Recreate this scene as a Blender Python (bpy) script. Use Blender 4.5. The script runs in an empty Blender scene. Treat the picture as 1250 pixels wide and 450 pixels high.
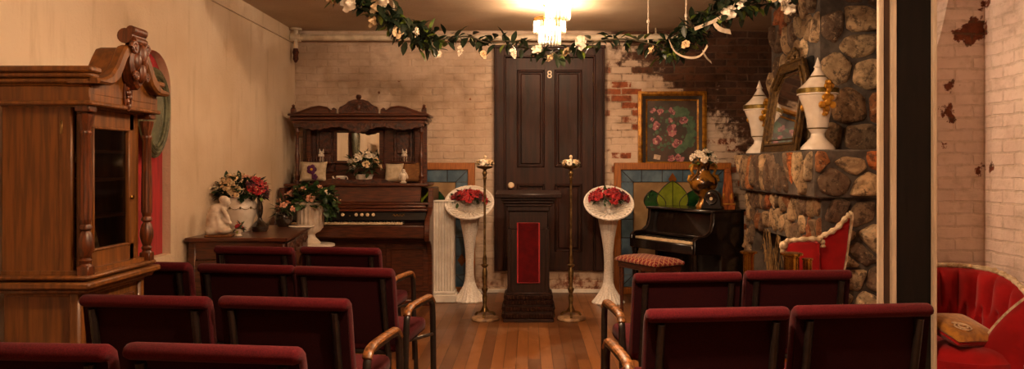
import bpy, bmesh, math, random
from mathutils import Vector, Matrix, Euler, noise as mnoise

C = bpy.context.scene.collection
PI = math.pi
rnd = random.Random(11)

# ------------------------------------------------------------------ camera, world, exposure
sc = bpy.context.scene
cam_d = bpy.data.cameras.new('camera')
cam = bpy.data.objects.new('camera', cam_d)
C.objects.link(cam)
cam.location = (0, 0, 1.35)
cam.rotation_euler = (PI / 2, 0, 0)
cam_d.sensor_width = 36.0
cam_d.lens = 27.36
cam_d.shift_x = -0.016
cam_d.shift_y = -0.0176
cam_d.clip_start = 0.05
sc.camera = cam
w = bpy.data.worlds.new('world'); sc.world = w
w.use_nodes = True
w.node_tree.nodes['Background'].inputs[0].default_value = (1.0, 0.62, 0.34, 1)
w.node_tree.nodes['Background'].inputs[1].default_value = 0.02
sc.view_settings.view_transform = 'Standard'
sc.view_settings.look = 'None'
sc.view_settings.gamma = 1.0
sc.view_settings.use_curve_mapping = False
sc.view_settings.exposure = 0.0
LAMP_COL = (1.0, 0.69, 0.45)
LAMP_W = {'far': 105.0, 'mid': 290.0, 'near': 380.0}

# ------------------------------------------------------------------ materials
def lin(h):
    h = h.lstrip('#')
    o = []
    for i in (0, 2, 4):
        c = int(h[i:i + 2], 16) / 255
        o.append(c / 12.92 if c <= .04045 else ((c + .055) / 1.055) ** 2.4)
    return (*o, 1)

class NT:
    """tiny node helper"""
    def __init__(s, name):
        s.m = bpy.data.materials.new(name); s.m.use_nodes = True
        s.t = s.m.node_tree; s.b = s.t.nodes['Principled BSDF']; s.o = s.t.nodes['Material Output']
    def n(s, typ, ins=None, **kw):
        nd = s.t.nodes.new(typ)
        for k, v in kw.items(): setattr(nd, k, v)
        if ins:
            for k, v in ins.items(): s.put(nd.inputs[k], v)
        return nd
    def put(s, sock, v):
        if hasattr(v, 'is_output'): s.t.links.new(v, sock)
        elif hasattr(v, 'outputs'): s.t.links.new(v.outputs[0], sock)
        else: sock.default_value = v
    def math(s, op, a, b=0.0, clamp=False):
        nd = s.n('ShaderNodeMath', operation=op, use_clamp=clamp)
        s.put(nd.inputs[0], a); s.put(nd.inputs[1], b); return nd.outputs[0]
    def mix(s, f, a, b):
        nd = s.n('ShaderNodeMix', data_type='RGBA')
        s.put(nd.inputs[0], f); s.put(nd.inputs[6], a); s.put(nd.inputs[7], b); return nd.outputs[2]
    def step(s, x, lo, hi):
        nd = s.n('ShaderNodeMapRange', interpolation_type='SMOOTHSTEP')
        s.put(nd.inputs[0], x); nd.inputs[1].default_value = lo; nd.inputs[2].default_value = hi
        return nd.outputs[0]
    def noise(s, vec, scale, detail=4, rough=.55, dist=0):
        nd = s.n('ShaderNodeTexNoise')
        s.put(nd.inputs['Vector'], vec); nd.inputs['Scale'].default_value = scale
        nd.inputs['Detail'].default_value = detail; nd.inputs['Roughness'].default_value = rough
        nd.inputs['Distortion'].default_value = dist
        return nd.outputs[0]
    def obj(s, sc=(1, 1, 1), rot=(0, 0, 0), loc=(0, 0, 0)):
        tc = s.n('ShaderNodeTexCoord')
        mp = s.n('ShaderNodeMapping'); s.put(mp.inputs[0], tc.outputs['Object'])
        mp.inputs['Scale'].default_value = sc; mp.inputs['Rotation'].default_value = rot
        mp.inputs['Location'].default_value = loc
        return mp.outputs[0]
    def bump(s, h, strength=.3, dist=.01):
        nd = s.n('ShaderNodeBump'); s.put(nd.inputs['Height'], h)
        nd.inputs['Strength'].default_value = strength; nd.inputs['Distance'].default_value = dist
        s.put(s.b.inputs['Normal'], nd.outputs[0])
    def set(s, col=None, rough=.5, metal=0, spec=.5, coat=0, sheen=0, trans=0):
        if col is not None: s.put(s.b.inputs['Base Color'], col)
        s.put(s.b.inputs['Roughness'], rough); s.b.inputs['Metallic'].default_value = metal
        s.b.inputs['Specular IOR Level'].default_value = spec
        s.b.inputs['Coat Weight'].default_value = coat
        s.b.inputs['Sheen Weight'].default_value = sheen
        s.b.inputs['Transmission Weight'].default_value = trans
        return s.m

def mat(name, c1, c2=None, scale=12, stretch=(1, 1, 1), rough=.5, metal=0, bump=0, bscale=None, spec=.5, coat=0, sheen=0, lo=.35, hi=.65, dist=.004):
    k = NT(name)
    v = k.obj(stretch)
    c2 = c2 or c1
    f = k.noise(v, scale, 5)
    col = k.mix(k.step(f, lo, hi), lin(c1), lin(c2))
    k.set(col, rough, metal, spec, coat, sheen)
    if bump:
        k.bump(k.noise(v, bscale or scale * 3, 4), bump, dist)
    return k.m

M = {}
M['oak'] = mat('oak', '7e4c1a', '5c3510', 5, (9, 9, .6), .48, bump=.12, coat=.15)
M['metronome_wood'] = mat('metronome_wood', '8a4a1c', '5a2a10', 12, (4, 4, 1), .75, spec=.15)
M['oak_dark'] = mat('oak_dark', '6a3412', '40200c', 9, (10, 10, 1), .4, bump=.15, coat=.2)
M['walnut'] = mat('walnut', '5a2c16', '35180d', 7, (1.2, 12, 12), .36, bump=.1, coat=.25)
M['walnut_carved'] = mat('walnut_carved', '54280f', '2c140a', 28, (1, 1, 1), .4, bump=.7, bscale=46, coat=.15, dist=.012)
M['lectern'] = mat('lectern_wood', '28130c', '160a06', 8, (9, 9, .8), .42, bump=.12, spec=.3)
M['corrugated'] = mat('corrugated_wood', '301a12', '1e0f0a', 30, (1, 1, 1), .36, bump=.2, spec=.4)
M['door_wood'] = mat('door_wood', '371a0f', '1c0d07', 4, (7, 7, .6), .5, bump=.25, spec=.22, lo=.3, hi=.7)
M['black_wood'] = mat('black_wood', '1c1310', '120c0a', 8, (8, 1, 8), .22, coat=.3)
M['piano_trim'] = mat('piano_trim', '3c2416', '2a180f', 8, (8, 1, 8), .3, coat=.3)
M['frame_wood'] = mat('honey_wood', 'a4601f', '82480f', 8, (12, 12, 1), .4, bump=.1)
M['arm_wood'] = mat('arm_wood', '9a6230', '4a2a12', 20, (2, 2, 2), .35, bump=.1, coat=.2)
M['chair_cloth'] = mat('chair_cloth', '521118', '400b11', 220, (1, 1, 1), .95, bump=.35, bscale=420, spec=.1, sheen=.05, dist=.002)
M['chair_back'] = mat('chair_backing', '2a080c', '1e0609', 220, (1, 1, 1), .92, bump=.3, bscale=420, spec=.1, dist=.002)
M['black_metal'] = mat('black_metal', '17120f', '221b18', 30, rough=.35, spec=.5)
M['red_velvet'] = mat('red_velvet', '9a0a10', '86080d', 9, (1, 1, 1), .8, bump=.12, bscale=60, spec=.15, sheen=.2)
M['lectern_velvet'] = mat('lectern_velvet', '56050a', '440408', 9, (1, 1, 1), .85, bump=.12, bscale=60, spec=.1, sheen=.1)
M['red_lining'] = mat('red_lining', 'b00c14', '8c0810', 6, (1, 6, .6), .8, bump=.2, bscale=14, spec=.2, sheen=.3)
M['ceramic'] = mat('white_ceramic', 'e6dccf', 'd8cbbb', 10, rough=.25, coat=.4)
M['bisque'] = mat('white_bisque', 'ddd0bf', 'c0ae98', 14, rough=.6, bump=.2, bscale=40)
M['plaster_urn'] = mat('plaster_urn', 'ddd0c0', 'c2b09b', 12, rough=.55, bump=.15)
M['gold'] = mat('gilt', 'c08a2a', '8a5c16', 16, rough=.38, metal=.5, bump=.25, bscale=40)
M['gold_band'] = mat('olive_gilt', '7d6526', '574515', 20, rough=.4, metal=.6)
M['brass'] = mat('brass', 'c79a45', '9a6d24', 14, rough=.26, metal=1)
M['old_brass'] = mat('old_brass', '8e744a', '5d4727', 22, rough=.38, metal=.8, bump=.2)
M['wicker'] = mat('white_wicker', 'ece5dc', 'd0c4b6', 60, (1, 1, 3), .7, bump=.6, bscale=150, dist=.004)
M['white_paint'] = mat('white_paint', 'e0dad0', 'd0c8bc', 8, rough=.55)
M['pipe'] = mat('pipe_paint', 'd8c8ae', 'b8a78d', 9, rough=.5)
M['rust'] = mat('rust', '5a2a16', '3a180c', 40, rough=.8, bump=.6)
M['leaf'] = mat('leaf', '2c4220', '1a2c14', 30, rough=.5)
M['garland_leaf'] = mat('garland_leaf', '22301c', '141f10', 30, rough=.42)
M['leaf_light'] = mat('leaf_light', '6d7c2c', '48601f', 30, rough=.5)
M['ivy'] = mat('ivy_leaf', '3e5c2a', '243d1a', 30, rough=.5)
M['vine'] = mat('vine', '4a3c20', '2f2a15', 30, rough=.7)
M['rose_white'] = mat('rose_white', 'f6ecdc', 'e8d8bc', 50, rough=.7)
M['rose_cream'] = mat('rose_cream', 'e2c9a2', 'cba878', 50, rough=.7)
M['rose_red'] = mat('rose_red', 'b40a14', '8a050d', 50, rough=.7, sheen=.2)
M['rose_dark'] = mat('rose_dark', '5c0a22', '3c0716', 50, rough=.7, sheen=.2)
M['rose_pink'] = mat('rose_pink', 'e0a98c', 'c98a70', 50, rough=.7)
M['ribbon'] = mat('ribbon', 'bfae98', 'a8967e', 20, rough=.6)
M['thread'] = mat('white_wire', 'd8c9b2', 'c0b09a', 20, rough=.6)
M['mirror'] = NT('mirror_glass').set((.82, .82, .8, 1), .03, 1)
M['mirror_frame'] = mat('bronze_gilt', '6b4f24', '3d2a12', 26, rough=.42, metal=.5, bump=.5, bscale=60)
M['ivory'] = mat('ivory', 'd9c2a0', 'c8ad88', 20, rough=.4)
M['ebony'] = mat('ebony', '0c0908', '15100d', 20, rough=.3)
M['gold_cloth'] = mat('gold_cloth', 'b0761c', '8a560f', 30, rough=.8, bump=.3, bscale=120, sheen=.3)
M['marble'] = mat('pale_stone', 'a88662', '6a4b31', 14, rough=.5, bump=.2)
M['cream_frame'] = mat('cream_carved', 'd8c6a8', 'a48c68', 26, rough=.5, bump=.35, bscale=60)
M['dark_board'] = mat('dark_board', '140e0b', '0b0806', 6, (5, 5, .6), .6, spec=.25, bump=.25)
M['pale_trim'] = mat('pale_trim', 'dccab2', 'c8b59c', 7, (6, 6, .6), .5)
M['brown_trim'] = mat('brown_trim', '4c3524', '36251a', 7, (6, 6, .6), .5)
M['recess_black'] = mat('recess_black', '15100d', '0c0908', 10, rough=.95)
M['straw'] = mat('straw', '8a6a3a', '5e4522', 30, rough=.8)
M['verdigris'] = mat('verdigris_frame', '6c6a4c', '45452f', 18, rough=.5, metal=.3, bump=.4)
M['old_glass'] = mat('clouded_glass', '7d8068', '565c48', 5, rough=.25, coat=.5, bump=.15, bscale=9)
M['dark_liner'] = mat('frame_liner', '2a1b10', '1a110a', 20, rough=.5)
M['blue_glass'] = mat('blue_glass', '5d7484', '42596a', 7, rough=.18, coat=.4, bump=.15)
M['beige_glass'] = mat('beige_glass', '9a7d58', '7c6244', 4, rough=.2, coat=.4, bump=.1)
M['lime_glass'] = mat('lime_glass', '7e8a24', '5c6a1c', 5, rough=.18, coat=.4)
M['green_glass'] = mat('green_glass', '1e4a20', '12351a', 6, rough=.18, coat=.4)
M['brown_glass'] = mat('brown_glass', '7a4518', '5c3210', 6, rough=.2, coat=.4)
M['lead'] = mat('lead', '1a1713', '24201b', 30, rough=.5, metal=.3)
M['pansy'] = mat('pansy', '5a1450', '3a0c38', 60, rough=.7)
M['yellow'] = mat('yellow', 'd9a520', 'c08a12', 30, rough=.6)
M['pillow_white'] = mat('pillow_white', 'bfae94', 'a8967c', 24, rough=.85, bump=.2, bscale=90)
M['pillow_brown'] = mat('pillow_brown', '8a5c30', '6a4422', 24, (1, 1, 7), .85, bump=.2)
M['dark_vase'] = mat('dark_vase', '1d1712', '2e2014', 12, rough=.18, coat=.5)
M['cabinet_shade'] = NT('cabinet_interior').set(lin('120c08'), .8)  # near-black colour stands in for the shade inside the cabinet
M['lace'] = mat('lace', 'a89a84', '6c604e', 40, rough=.8, bump=.5)
M['painting_bg'] = mat('painting_ground', '2c2a22', '4a3428', 4, rough=.45, coat=.2)
M['painting_green'] = mat('painting_green', '4e6a4c', '36523a', 18, rough=.45, coat=.2)
M['painting_pink'] = mat('painting_pink', 'bb7a7a', '92545c', 26, rough=.45, coat=.2)
M['painting_rose'] = mat('painting_rose', '7e3c46', '5c2a34', 26, rough=.45, coat=.2)
M['painting_pale'] = mat('painting_pale', 'c9b49c', 'a8907a', 26, rough=.45)
M['vase_dark_gold'] = mat('vase_dark_gilt', '9a6822', '2c180a', 9, rough=.25, metal=.4, coat=.5, lo=.42, hi=.58)
M['bench_pattern'] = None
M['moulding_gold'] = mat('frame_gilt', 'b47c1e', '7a4c0a', 22, rough=.42, metal=.35, bump=.5, bscale=55)

k = NT('tinted_glass')
tr = k.n('ShaderNodeBsdfTransparent', {0: (.62, .58, .5, 1)})  # tinted, so the cabinet interior looks dimmer through the pane
gl = k.n('ShaderNodeBsdfGlossy', {'Roughness': .08, 'Color': (1, 1, 1, 1)})
mx = k.n('ShaderNodeMixShader', {0: .10, 1: tr.outputs[0], 2: gl.outputs[0]})
k.t.links.new(mx.outputs[0], k.o.inputs[0]); M['glass'] = k.m

k = NT('crystal')
tr = k.n('ShaderNodeBsdfTransparent', {0: (.97, .95, .9, 1)})
gl = k.n('ShaderNodeBsdfGlossy', {'Roughness': .12, 'Color': (1, .97, .9, 1)})
tl = k.n('ShaderNodeBsdfTranslucent', {0: (1, .95, .86, 1)})
m1 = k.n('ShaderNodeMixShader', {0: .22, 1: gl.outputs[0], 2: tl.outputs[0]})
mx = k.n('ShaderNodeMixShader', {0: .2, 1: tr.outputs[0], 2: m1.outputs[0]})
k.t.links.new(mx.outputs[0], k.o.inputs[0]); M['crystal'] = k.m

k = NT('lamp_bulb')
k.set((1, .8, .5, 1), .4)
k.b.inputs['Emission Color'].default_value = (1, .66, .34, 1)
k.b.inputs['Emission Strength'].default_value = 30.0
M['bulb'] = k.m

# bench cushion: red with a pale lattice
k = NT('bench_lattice')
v = k.obj((26, 26, 26), (0, 0, PI / 4))
ck = k.n('ShaderNodeTexBrick', {'Vector': v, 'Color1': lin('7c0d14'), 'Color2': lin('6a0a10'), 'Mortar': lin('b08a5c'), 'Scale': 1.0, 'Mortar Size': .08, 'Brick Width': 1.0, 'Row Height': 1.0}, offset=0.0)
k.set(ck.outputs[0], .8, sheen=.2, spec=.2); M['bench_pattern'] = k.m

# plaster wall
k = NT('cream_plaster')
v = k.obj()
big = k.noise(v, 1.1, 3)
streak = k.noise(k.obj((4, 4, .6)), 2.2, 4, .6)
col = k.mix(k.step(big, .35, .7), lin('dcc7ac'), lin('ccb394'))
col = k.mix(k.math('MULTIPLY', k.step(streak, .52, .75), .35), col, lin('a68a63'))
k.set(col, .8, spec=.25)
k.bump(k.math('ADD', k.noise(v, 38, 6, .7), k.math('MULTIPLY', k.noise(v, 7, 3), 1.5)), .55, .012)
M['plaster'] = k.m

k = NT('ceiling_plaster')
v = k.obj()
col = k.mix(k.step(k.noise(v, 1.3, 4), .3, .7), lin('c0aa8e'), lin('a89074'))
k.set(col, .62, spec=.4)
k.bump(k.noise(k.obj((1, 2.5, 1)), 14, 5, .65), .5, .012)
M['ceiling'] = k.m

# floor boards running towards the back wall
k = NT('floor_boards')
v = k.obj((1, 1, 1), (0, 0, PI / 2))
br = k.n('ShaderNodeTexBrick', {'Vector': v, 'Color1': (0, 0, 0, 1), 'Color2': (1, 1, 1, 1), 'Mortar': (.5, .5, .5, 1), 'Scale': 1.0, 'Mortar Size': .0022, 'Mortar Smooth': .2, 'Brick Width': 2.3, 'Row Height': .085}, offset=.37)
grain = k.noise(k.obj((26, 1.2, 1)), 3.0, 5, .6)
f = k.math('ADD', k.math('MULTIPLY', br.outputs[0], .75), k.math('MULTIPLY', grain, .4))
ramp = k.n('ShaderNodeValToRGB', {0: f})
e = ramp.color_ramp.elements
e[0].position = .12; e[0].color = lin('47260f'); e[1].position = .95; e[1].color = lin('7c4a20')
x = ramp.color_ramp.elements.new(.55); x.color = lin('5f3616')
wear = k.step(k.noise(k.obj((1, .6, 1)), 2.4, 4), .42, .68)
col = k.mix(k.math('MULTIPLY', wear, .4), ramp.outputs[0], lin('735232'))
col = k.mix(br.outputs[1], col, lin('20100a'))
k.set(col, k.math('ADD', k.math('MULTIPLY', wear, .2), .3), spec=.5)
k.bump(k.math('SUBTRACT', k.math('MULTIPLY', grain, .2), br.outputs[1]), .3, .004)
M['floor'] = k.m

def brick_material(name, axes, paint1, paint2, expose_fn, joint='9b8466', bw=.225, rh=.076, ms=.009, jmix=.3):
    """painted brickwork; expose_fn(k, vec) -> (bare amount, dark amount) sockets"""
    k = NT(name)
    sp_ = k.n('ShaderNodeSeparateXYZ', {0: k.obj()}); v0 = k.n('ShaderNodeCombineXYZ', {0: sp_.outputs[axes[0]], 1: sp_.outputs[axes[1]]}).outputs[0]
    wob = k.n('ShaderNodeTexNoise', {'Vector': v0, 'Scale': 5.0, 'Detail': 3.0})
    vv = k.n('ShaderNodeVectorMath', operation='MULTIPLY_ADD')
    k.put(vv.inputs[0], wob.outputs['Color']); vv.inputs[1].default_value = (.034, .030, 0); k.put(vv.inputs[2], v0)
    br = k.n('ShaderNodeTexBrick', {'Vector': vv.outputs[0], 'Color1': (0, 0, 0, 1), 'Color2': (1, 1, 1, 1), 'Mortar': (.5, .5, .5, 1), 'Scale': 1.0, 'Mortar Size': ms, 'Mortar Smooth': .35, 'Brick Width': bw, 'Row Height': rh}, offset=.5)
    w0 = k.obj()
    fine = k.noise(w0, 16, 5, .65)
    mid = k.noise(w0, 3.2, 4, .6)
    bare, dark, worn = expose_fn(k, w0, br, fine, mid)
    paint = k.mix(k.step(mid, .35, .65), lin(paint1), lin(paint2))
    paint = k.mix(k.math('MULTIPLY', k.step(fine, .5, .75), .35), paint, lin('a98f70'))
    paint = k.mix(k.math('MULTIPLY', k.step(k.noise(k.obj((.8, .8, 1.6)), 2.6, 6, .7), .5, .72), .5), paint, lin('8a725c'))
    redb = k.mix(br.outputs[0], lin('7c3d22'), lin('9a5430'))
    redb = k.mix(k.step(fine, .4, .7), redb, lin('5a2c1a'))
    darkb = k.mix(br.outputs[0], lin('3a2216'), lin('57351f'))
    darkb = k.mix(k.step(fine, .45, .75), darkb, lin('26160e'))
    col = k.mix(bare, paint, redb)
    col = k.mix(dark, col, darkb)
    jm = k.mix(k.math('MAXIMUM', k.math('MAXIMUM', bare, dark), worn), lin(joint), lin('5c4632'))
    jf = k.math('ADD', k.math('MULTIPLY', k.math('MAXIMUM', k.math('MAXIMUM', bare, dark), worn), .6), jmix)
    jf = k.math('MULTIPLY', jf, k.step(fine, .3, .6))
    col = k.mix(k.math('MULTIPLY', br.outputs[1], jf), col, jm)
    k.set(col, .75, spec=.3)
    jn = k.math('ADD', k.math('MULTIPLY', k.step(k.noise(w0, 4.5, 4, .6), .42, .62), .75), .25)
    h = k.math('SUBTRACT', k.math('MULTIPLY', fine, .7), k.math('MULTIPLY', br.outputs[1], jn))
    h = k.math('SUBTRACT', h, k.math('MULTIPLY', bare, .25))
    k.bump(h, .75, .012)
    return k.m

def back_expose(k, w0, br, fine, mid):
    sep = k.n('ShaderNodeSeparateXYZ', {0: w0})
    X, Z = sep.outputs[0], sep.outputs[2]
    right = k.step(X, .55, .95)
    # bricks that lost their paint, right of the door
    per = k.math('ADD', k.math('MULTIPLY', br.outputs[0], .55), k.math('MULTIPLY', fine, .5))
    per = k.math('ADD', per, k.math('MULTIPLY', mid, .35))
    loss = k.math('MULTIPLY', k.step(per, .76, .84), right)
    chips = k.math('MULTIPLY', k.step(k.noise(w0, 9, 3, .5), .715, .74), .9)
    bare = k.math('MAXIMUM', loss, chips)
    low = k.math('MULTIPLY', k.step(k.math('ADD', k.math('MULTIPLY', Z, -1.2), mid), .28, .45), k.step(X, -.75, -.4))
    bare = k.math('MAXIMUM', bare, k.math('MULTIPLY', low, k.step(fine, .4, .58)))
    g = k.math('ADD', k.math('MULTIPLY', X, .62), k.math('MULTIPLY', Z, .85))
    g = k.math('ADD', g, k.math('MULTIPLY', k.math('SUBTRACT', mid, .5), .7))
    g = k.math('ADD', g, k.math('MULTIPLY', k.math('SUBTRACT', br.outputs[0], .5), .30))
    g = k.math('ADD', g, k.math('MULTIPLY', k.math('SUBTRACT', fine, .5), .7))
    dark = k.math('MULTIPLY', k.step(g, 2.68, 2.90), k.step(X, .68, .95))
    return bare, dark, k.math('MULTIPLY', right, k.step(mid, .38, .55))
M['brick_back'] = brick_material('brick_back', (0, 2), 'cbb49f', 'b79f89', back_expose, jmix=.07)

def right_expose(k, w0, br, fine, mid):
    out = None
    n = k.n('ShaderNodeTexNoise', {'Vector': w0, 'Scale': 15.0, 'Detail': 4.0, 'Roughness': .65})
    dv = k.n('ShaderNodeVectorMath', operation='MULTIPLY_ADD')
    k.put(dv.inputs[0], n.outputs['Color']); dv.inputs[1].default_value = (.16, .16, .16); k.put(dv.inputs[2], w0)
    for (x, y, z, r) in ((2.77, 4.9, 2.185, .07), (2.83, 4.9, 2.24, .055), (2.70, 4.9, 2.16, .04), (2.655, 4.9, 1.86, .04), (2.63, 4.9, 1.70, .042), (2.655, 4.9, 1.66, .03), (2.61, 4.9, 1.47, .018), (2.87, 4.87, 2.36, .035), (2.845, 4.9, 1.32, .03), (2.87, 4.82, 1.35, .026)):
        d = k.n('ShaderNodeVectorMath', operation='DISTANCE'); k.put(d.inputs[0], dv.outputs[0]); d.inputs[1].default_value = (x + .08, y + .08, z + .08)
        s = k.step(d.outputs['Value'], r + .006, r - .006)
        out = s if out is None else k.math('MAXIMUM', out, s)
    return out, k.math('MULTIPLY', out, .35), 0.0
M['brick_right_x'] = brick_material('brick_right', (1, 2), 'efddd4', 'e0ccc2', right_expose, joint='b8a48c')
M['brick_return'] = brick_material('brick_return', (0, 2), 'efddd4', 'e0ccc2', right_expose, joint='b8a48c')

# field stone: per-stone colour attribute with mineral grain
k = NT('field_stone')
at = k.n('ShaderNodeAttribute', attribute_name='stone_colour')
v = k.obj()
f = k.noise(v, 17, 8, .75)
g = k.noise(v, 6.5, 4, .6, 1.2)
col = k.mix(k.math('MULTIPLY', k.step(g, .42, .62), .55), at.outputs[0], lin('5c3a22'))
col = k.mix(k.math('MULTIPLY', k.step(f, .50, .60), .75), col, lin('3a2c22'))
col = k.mix(k.math('MULTIPLY', k.step(k.noise(v, 30, 6, .7), .55, .68), .65), col, lin('cdb08a'))
k.set(col, .75, spec=.35)
k.bump(k.noise(v, 24, 8, .75), 1.0, .035)
M['stone'] = k.m
M['mortar'] = mat('grey_mortar', '5e544b', '443b34', 9, rough=.9, bump=.7, bscale=40, dist=.01)

# ------------------------------------------------------------------ mesh builder
class MB:
    def __init__(s):
        s.v, s.f, s.mi = [], [], []
        s.cur = 0; s.T = Matrix()
    def add(s, vs, fs):
        b = len(s.v)
        for p in vs: s.v.append(s.T @ Vector(p))
        for f in fs:
            s.f.append([b + i for i in f]); s.mi.append(s.cur)
        return s
    def frombm(s, bm):
        bm.verts.index_update()
        s.add([v.co.copy() for v in bm.verts], [[v.index for v in f.verts] for f in bm.faces]); bm.free(); return s
    def box(s, c, d, b=0, R=None, seg=1):
        bm = bmesh.new(); bmesh.ops.create_cube(bm, size=1)
        for v in bm.verts: v.co = Vector((v.co.x * d[0], v.co.y * d[1], v.co.z * d[2]))
        if b: bmesh.ops.bevel(bm, geom=bm.edges[:], offset=b, segments=seg, affect='EDGES', profile=.5)
        m = Matrix.Translation(c)
        if R is not None: m = m @ Euler(R).to_matrix().to_4x4()
        bmesh.ops.transform(bm, matrix=m, verts=bm.verts)
        return s.frombm(bm)
    def prism(s, poly, t, c=(0, 0, 0), b=0, R=None, seg=1):
        """outline in local x,z extruded along y by t about c"""
        bm = bmesh.new()
        a = [bm.verts.new((x, -t / 2, z)) for x, z in poly]
        d = [bm.verts.new((x, t / 2, z)) for x, z in poly]
        n = len(poly)
        bm.faces.new(a); bm.faces.new(d[::-1])
        for i in range(n): bm.faces.new((a[i], d[i], d[(i + 1) % n], a[(i + 1) % n]))
        bmesh.ops.recalc_face_normals(bm, faces=bm.faces)
        if b:
            cap = [e for e in bm.edges if (abs(e.verts[0].co.y - e.verts[1].co.y) < 1e-6)]
            bmesh.ops.bevel(bm, geom=cap, offset=b, segments=seg, affect='EDGES', profile=.5, clamp_overlap=True)
        m = Matrix.Translation(c)
        if R is not None: m = m @ Euler(R).to_matrix().to_4x4()
        bmesh.ops.transform(bm, matrix=m, verts=bm.verts)
        return s.frombm(bm)
    def lathe(s, prof, n=24, c=(0, 0, 0), fn=None, R=None):
        vs, fs = [], []
        m = Euler(R).to_matrix() if R is not None else None
        for (r, z) in prof:
            for i in range(n):
                a = 2 * PI * i / n
                rr = r * (fn(a, z) if fn else 1)
                p = Vector((rr * math.cos(a), rr * math.sin(a), z))
                if m: p = m @ p
                vs.append(p + Vector(c))
        for j in range(len(prof) - 1):
            for i in range(n):
                fs.append((j * n + i, j * n + (i + 1) % n, (j + 1) * n + (i + 1) % n, (j + 1) * n + i))
        if prof[0][0] > 1e-4: fs.append(tuple(range(n))[::-1])
        if prof[-1][0] > 1e-4: fs.append(tuple((len(prof) - 1) * n + i for i in range(n)))
        return s.add(vs, fs)
    def cyl(s, p0, p1, r0, r1=None, n=14):
        return s.tube([p0, p1], [r0, r0 if r1 is None else r1], n)
    def tube(s, pts, r, n=8, closed=False, flat=None):
        pts = [Vector(p) for p in pts]; N = len(pts)
        if not hasattr(r, '__len__'): r = [r] * N
        vs, fs = [], []
        up = None
        for i, p in enumerate(pts):
            a = pts[(i - 1) % N] if (closed or i > 0) else p
            b = pts[(i + 1) % N] if (closed or i < N - 1) else p
            t = (b - a)
            t = t.normalized() if t.length > 1e-9 else Vector((0, 0, 1))
            if up is None:
                up = Vector((0, 0, 1)) if abs(t.z) < .9 else Vector((0, 1, 0))
            u = (up - t * up.dot(t))
            u = u.normalized() if u.length > 1e-6 else t.orthogonal().normalized()
            up = u; w_ = t.cross(u)
            for q in range(n):
                an = 2 * PI * q / n
                fx = flat if flat else 1
                vs.append(p + (u * math.sin(an) + w_ * math.cos(an) * fx) * r[i])
        L = N if closed else N - 1
        for i in range(L):
            for q in range(n):
                fs.append((i * n + q, i * n + (q + 1) % n, ((i + 1) % N) * n + (q + 1) % n, ((i + 1) % N) * n + q))
        if not closed:
            fs.append(tuple(range(n))[::-1]); fs.append(tuple((N - 1) * n + q for q in range(n)))
        return s.add(vs, fs)
    def grid(s, fn, nu, nv, cu=False):
        vs = [fn(i / (nu if cu else nu - 1), j / (nv - 1)) for j in range(nv) for i in range(nu)]
        fs = []
        for j in range(nv - 1):
            for i in range(nu if cu else nu - 1):
                fs.append((j * nu + i, j * nu + (i + 1) % nu, (j + 1) * nu + (i + 1) % nu, (j + 1) * nu + i))
        return s.add(vs, fs)
    def ell(s, c, r, nu=14, nv=9, R=None):
        m = Euler(R).to_matrix() if R is not None else Matrix.Identity(3)
        prof = [(math.cos(-PI / 2 + PI * j / (nv - 1)), math.sin(-PI / 2 + PI * j / (nv - 1))) for j in range(nv)]
        vs, fs = [], []
        for (q, z) in prof:
            for i in range(nu):
                a = 2 * PI * i / nu
                vs.append(m @ Vector((q * math.cos(a) * r[0], q * math.sin(a) * r[1], z * r[2])) + Vector(c))
        for j in range(nv - 1):
            for i in range(nu): fs.append((j * nu + i, j * nu + (i + 1) % nu, (j + 1) * nu + (i + 1) % nu, (j + 1) * nu + i))
        return s.add(vs, fs)
    def mesh(s, name, mats, angle=38, weld=1e-5):
        if not isinstance(mats, (list, tuple)): mats = [mats]
        me = bpy.data.meshes.new(name)
        me.from_pydata([tuple(v) for v in s.v], [], s.f)
        for m in mats: me.materials.append(m)
        me.polygons.foreach_set('material_index', s.mi)
        bm = bmesh.new(); bm.from_mesh(me)
        if weld: bmesh.ops.remove_doubles(bm, verts=bm.verts, dist=weld)
        bmesh.ops.recalc_face_normals(bm, faces=bm.faces)
        lim = math.radians(angle)
        for f in bm.faces: f.smooth = True
        for e in bm.edges:
            e.smooth = e.is_manifold and e.calc_face_angle(0) < lim
        bm.to_mesh(me); bm.free(); me.update()
        return me
    def build(s, name, mats, parent=None, angle=38, loc=None):
        o = bpy.data.objects.new(name, s.mesh(name, mats, angle)); C.objects.link(o)
        if parent is not None: o.parent = parent
        if loc: o.location = loc
        return o

def spline(pts, n=8, closed=False):
    P = [Vector(p) for p in pts]; out = []; N = len(P)
    for i in range(N if closed else N - 1):
        g = lambda q: P[q % N] if closed else P[max(0, min(N - 1, q))]
        p0, p1, p2, p3 = g(i - 1), g(i), g(i + 1), g(i + 2)
        for j in range(n):
            t = j / n
            out.append(.5 * ((2 * p1) + (p2 - p0) * t + (2 * p0 - 5 * p1 + 4 * p2 - p3) * t * t + (3 * p1 - p0 - 3 * p2 + p3) * t ** 3))
    if not closed: out.append(P[-1])
    return out

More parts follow.
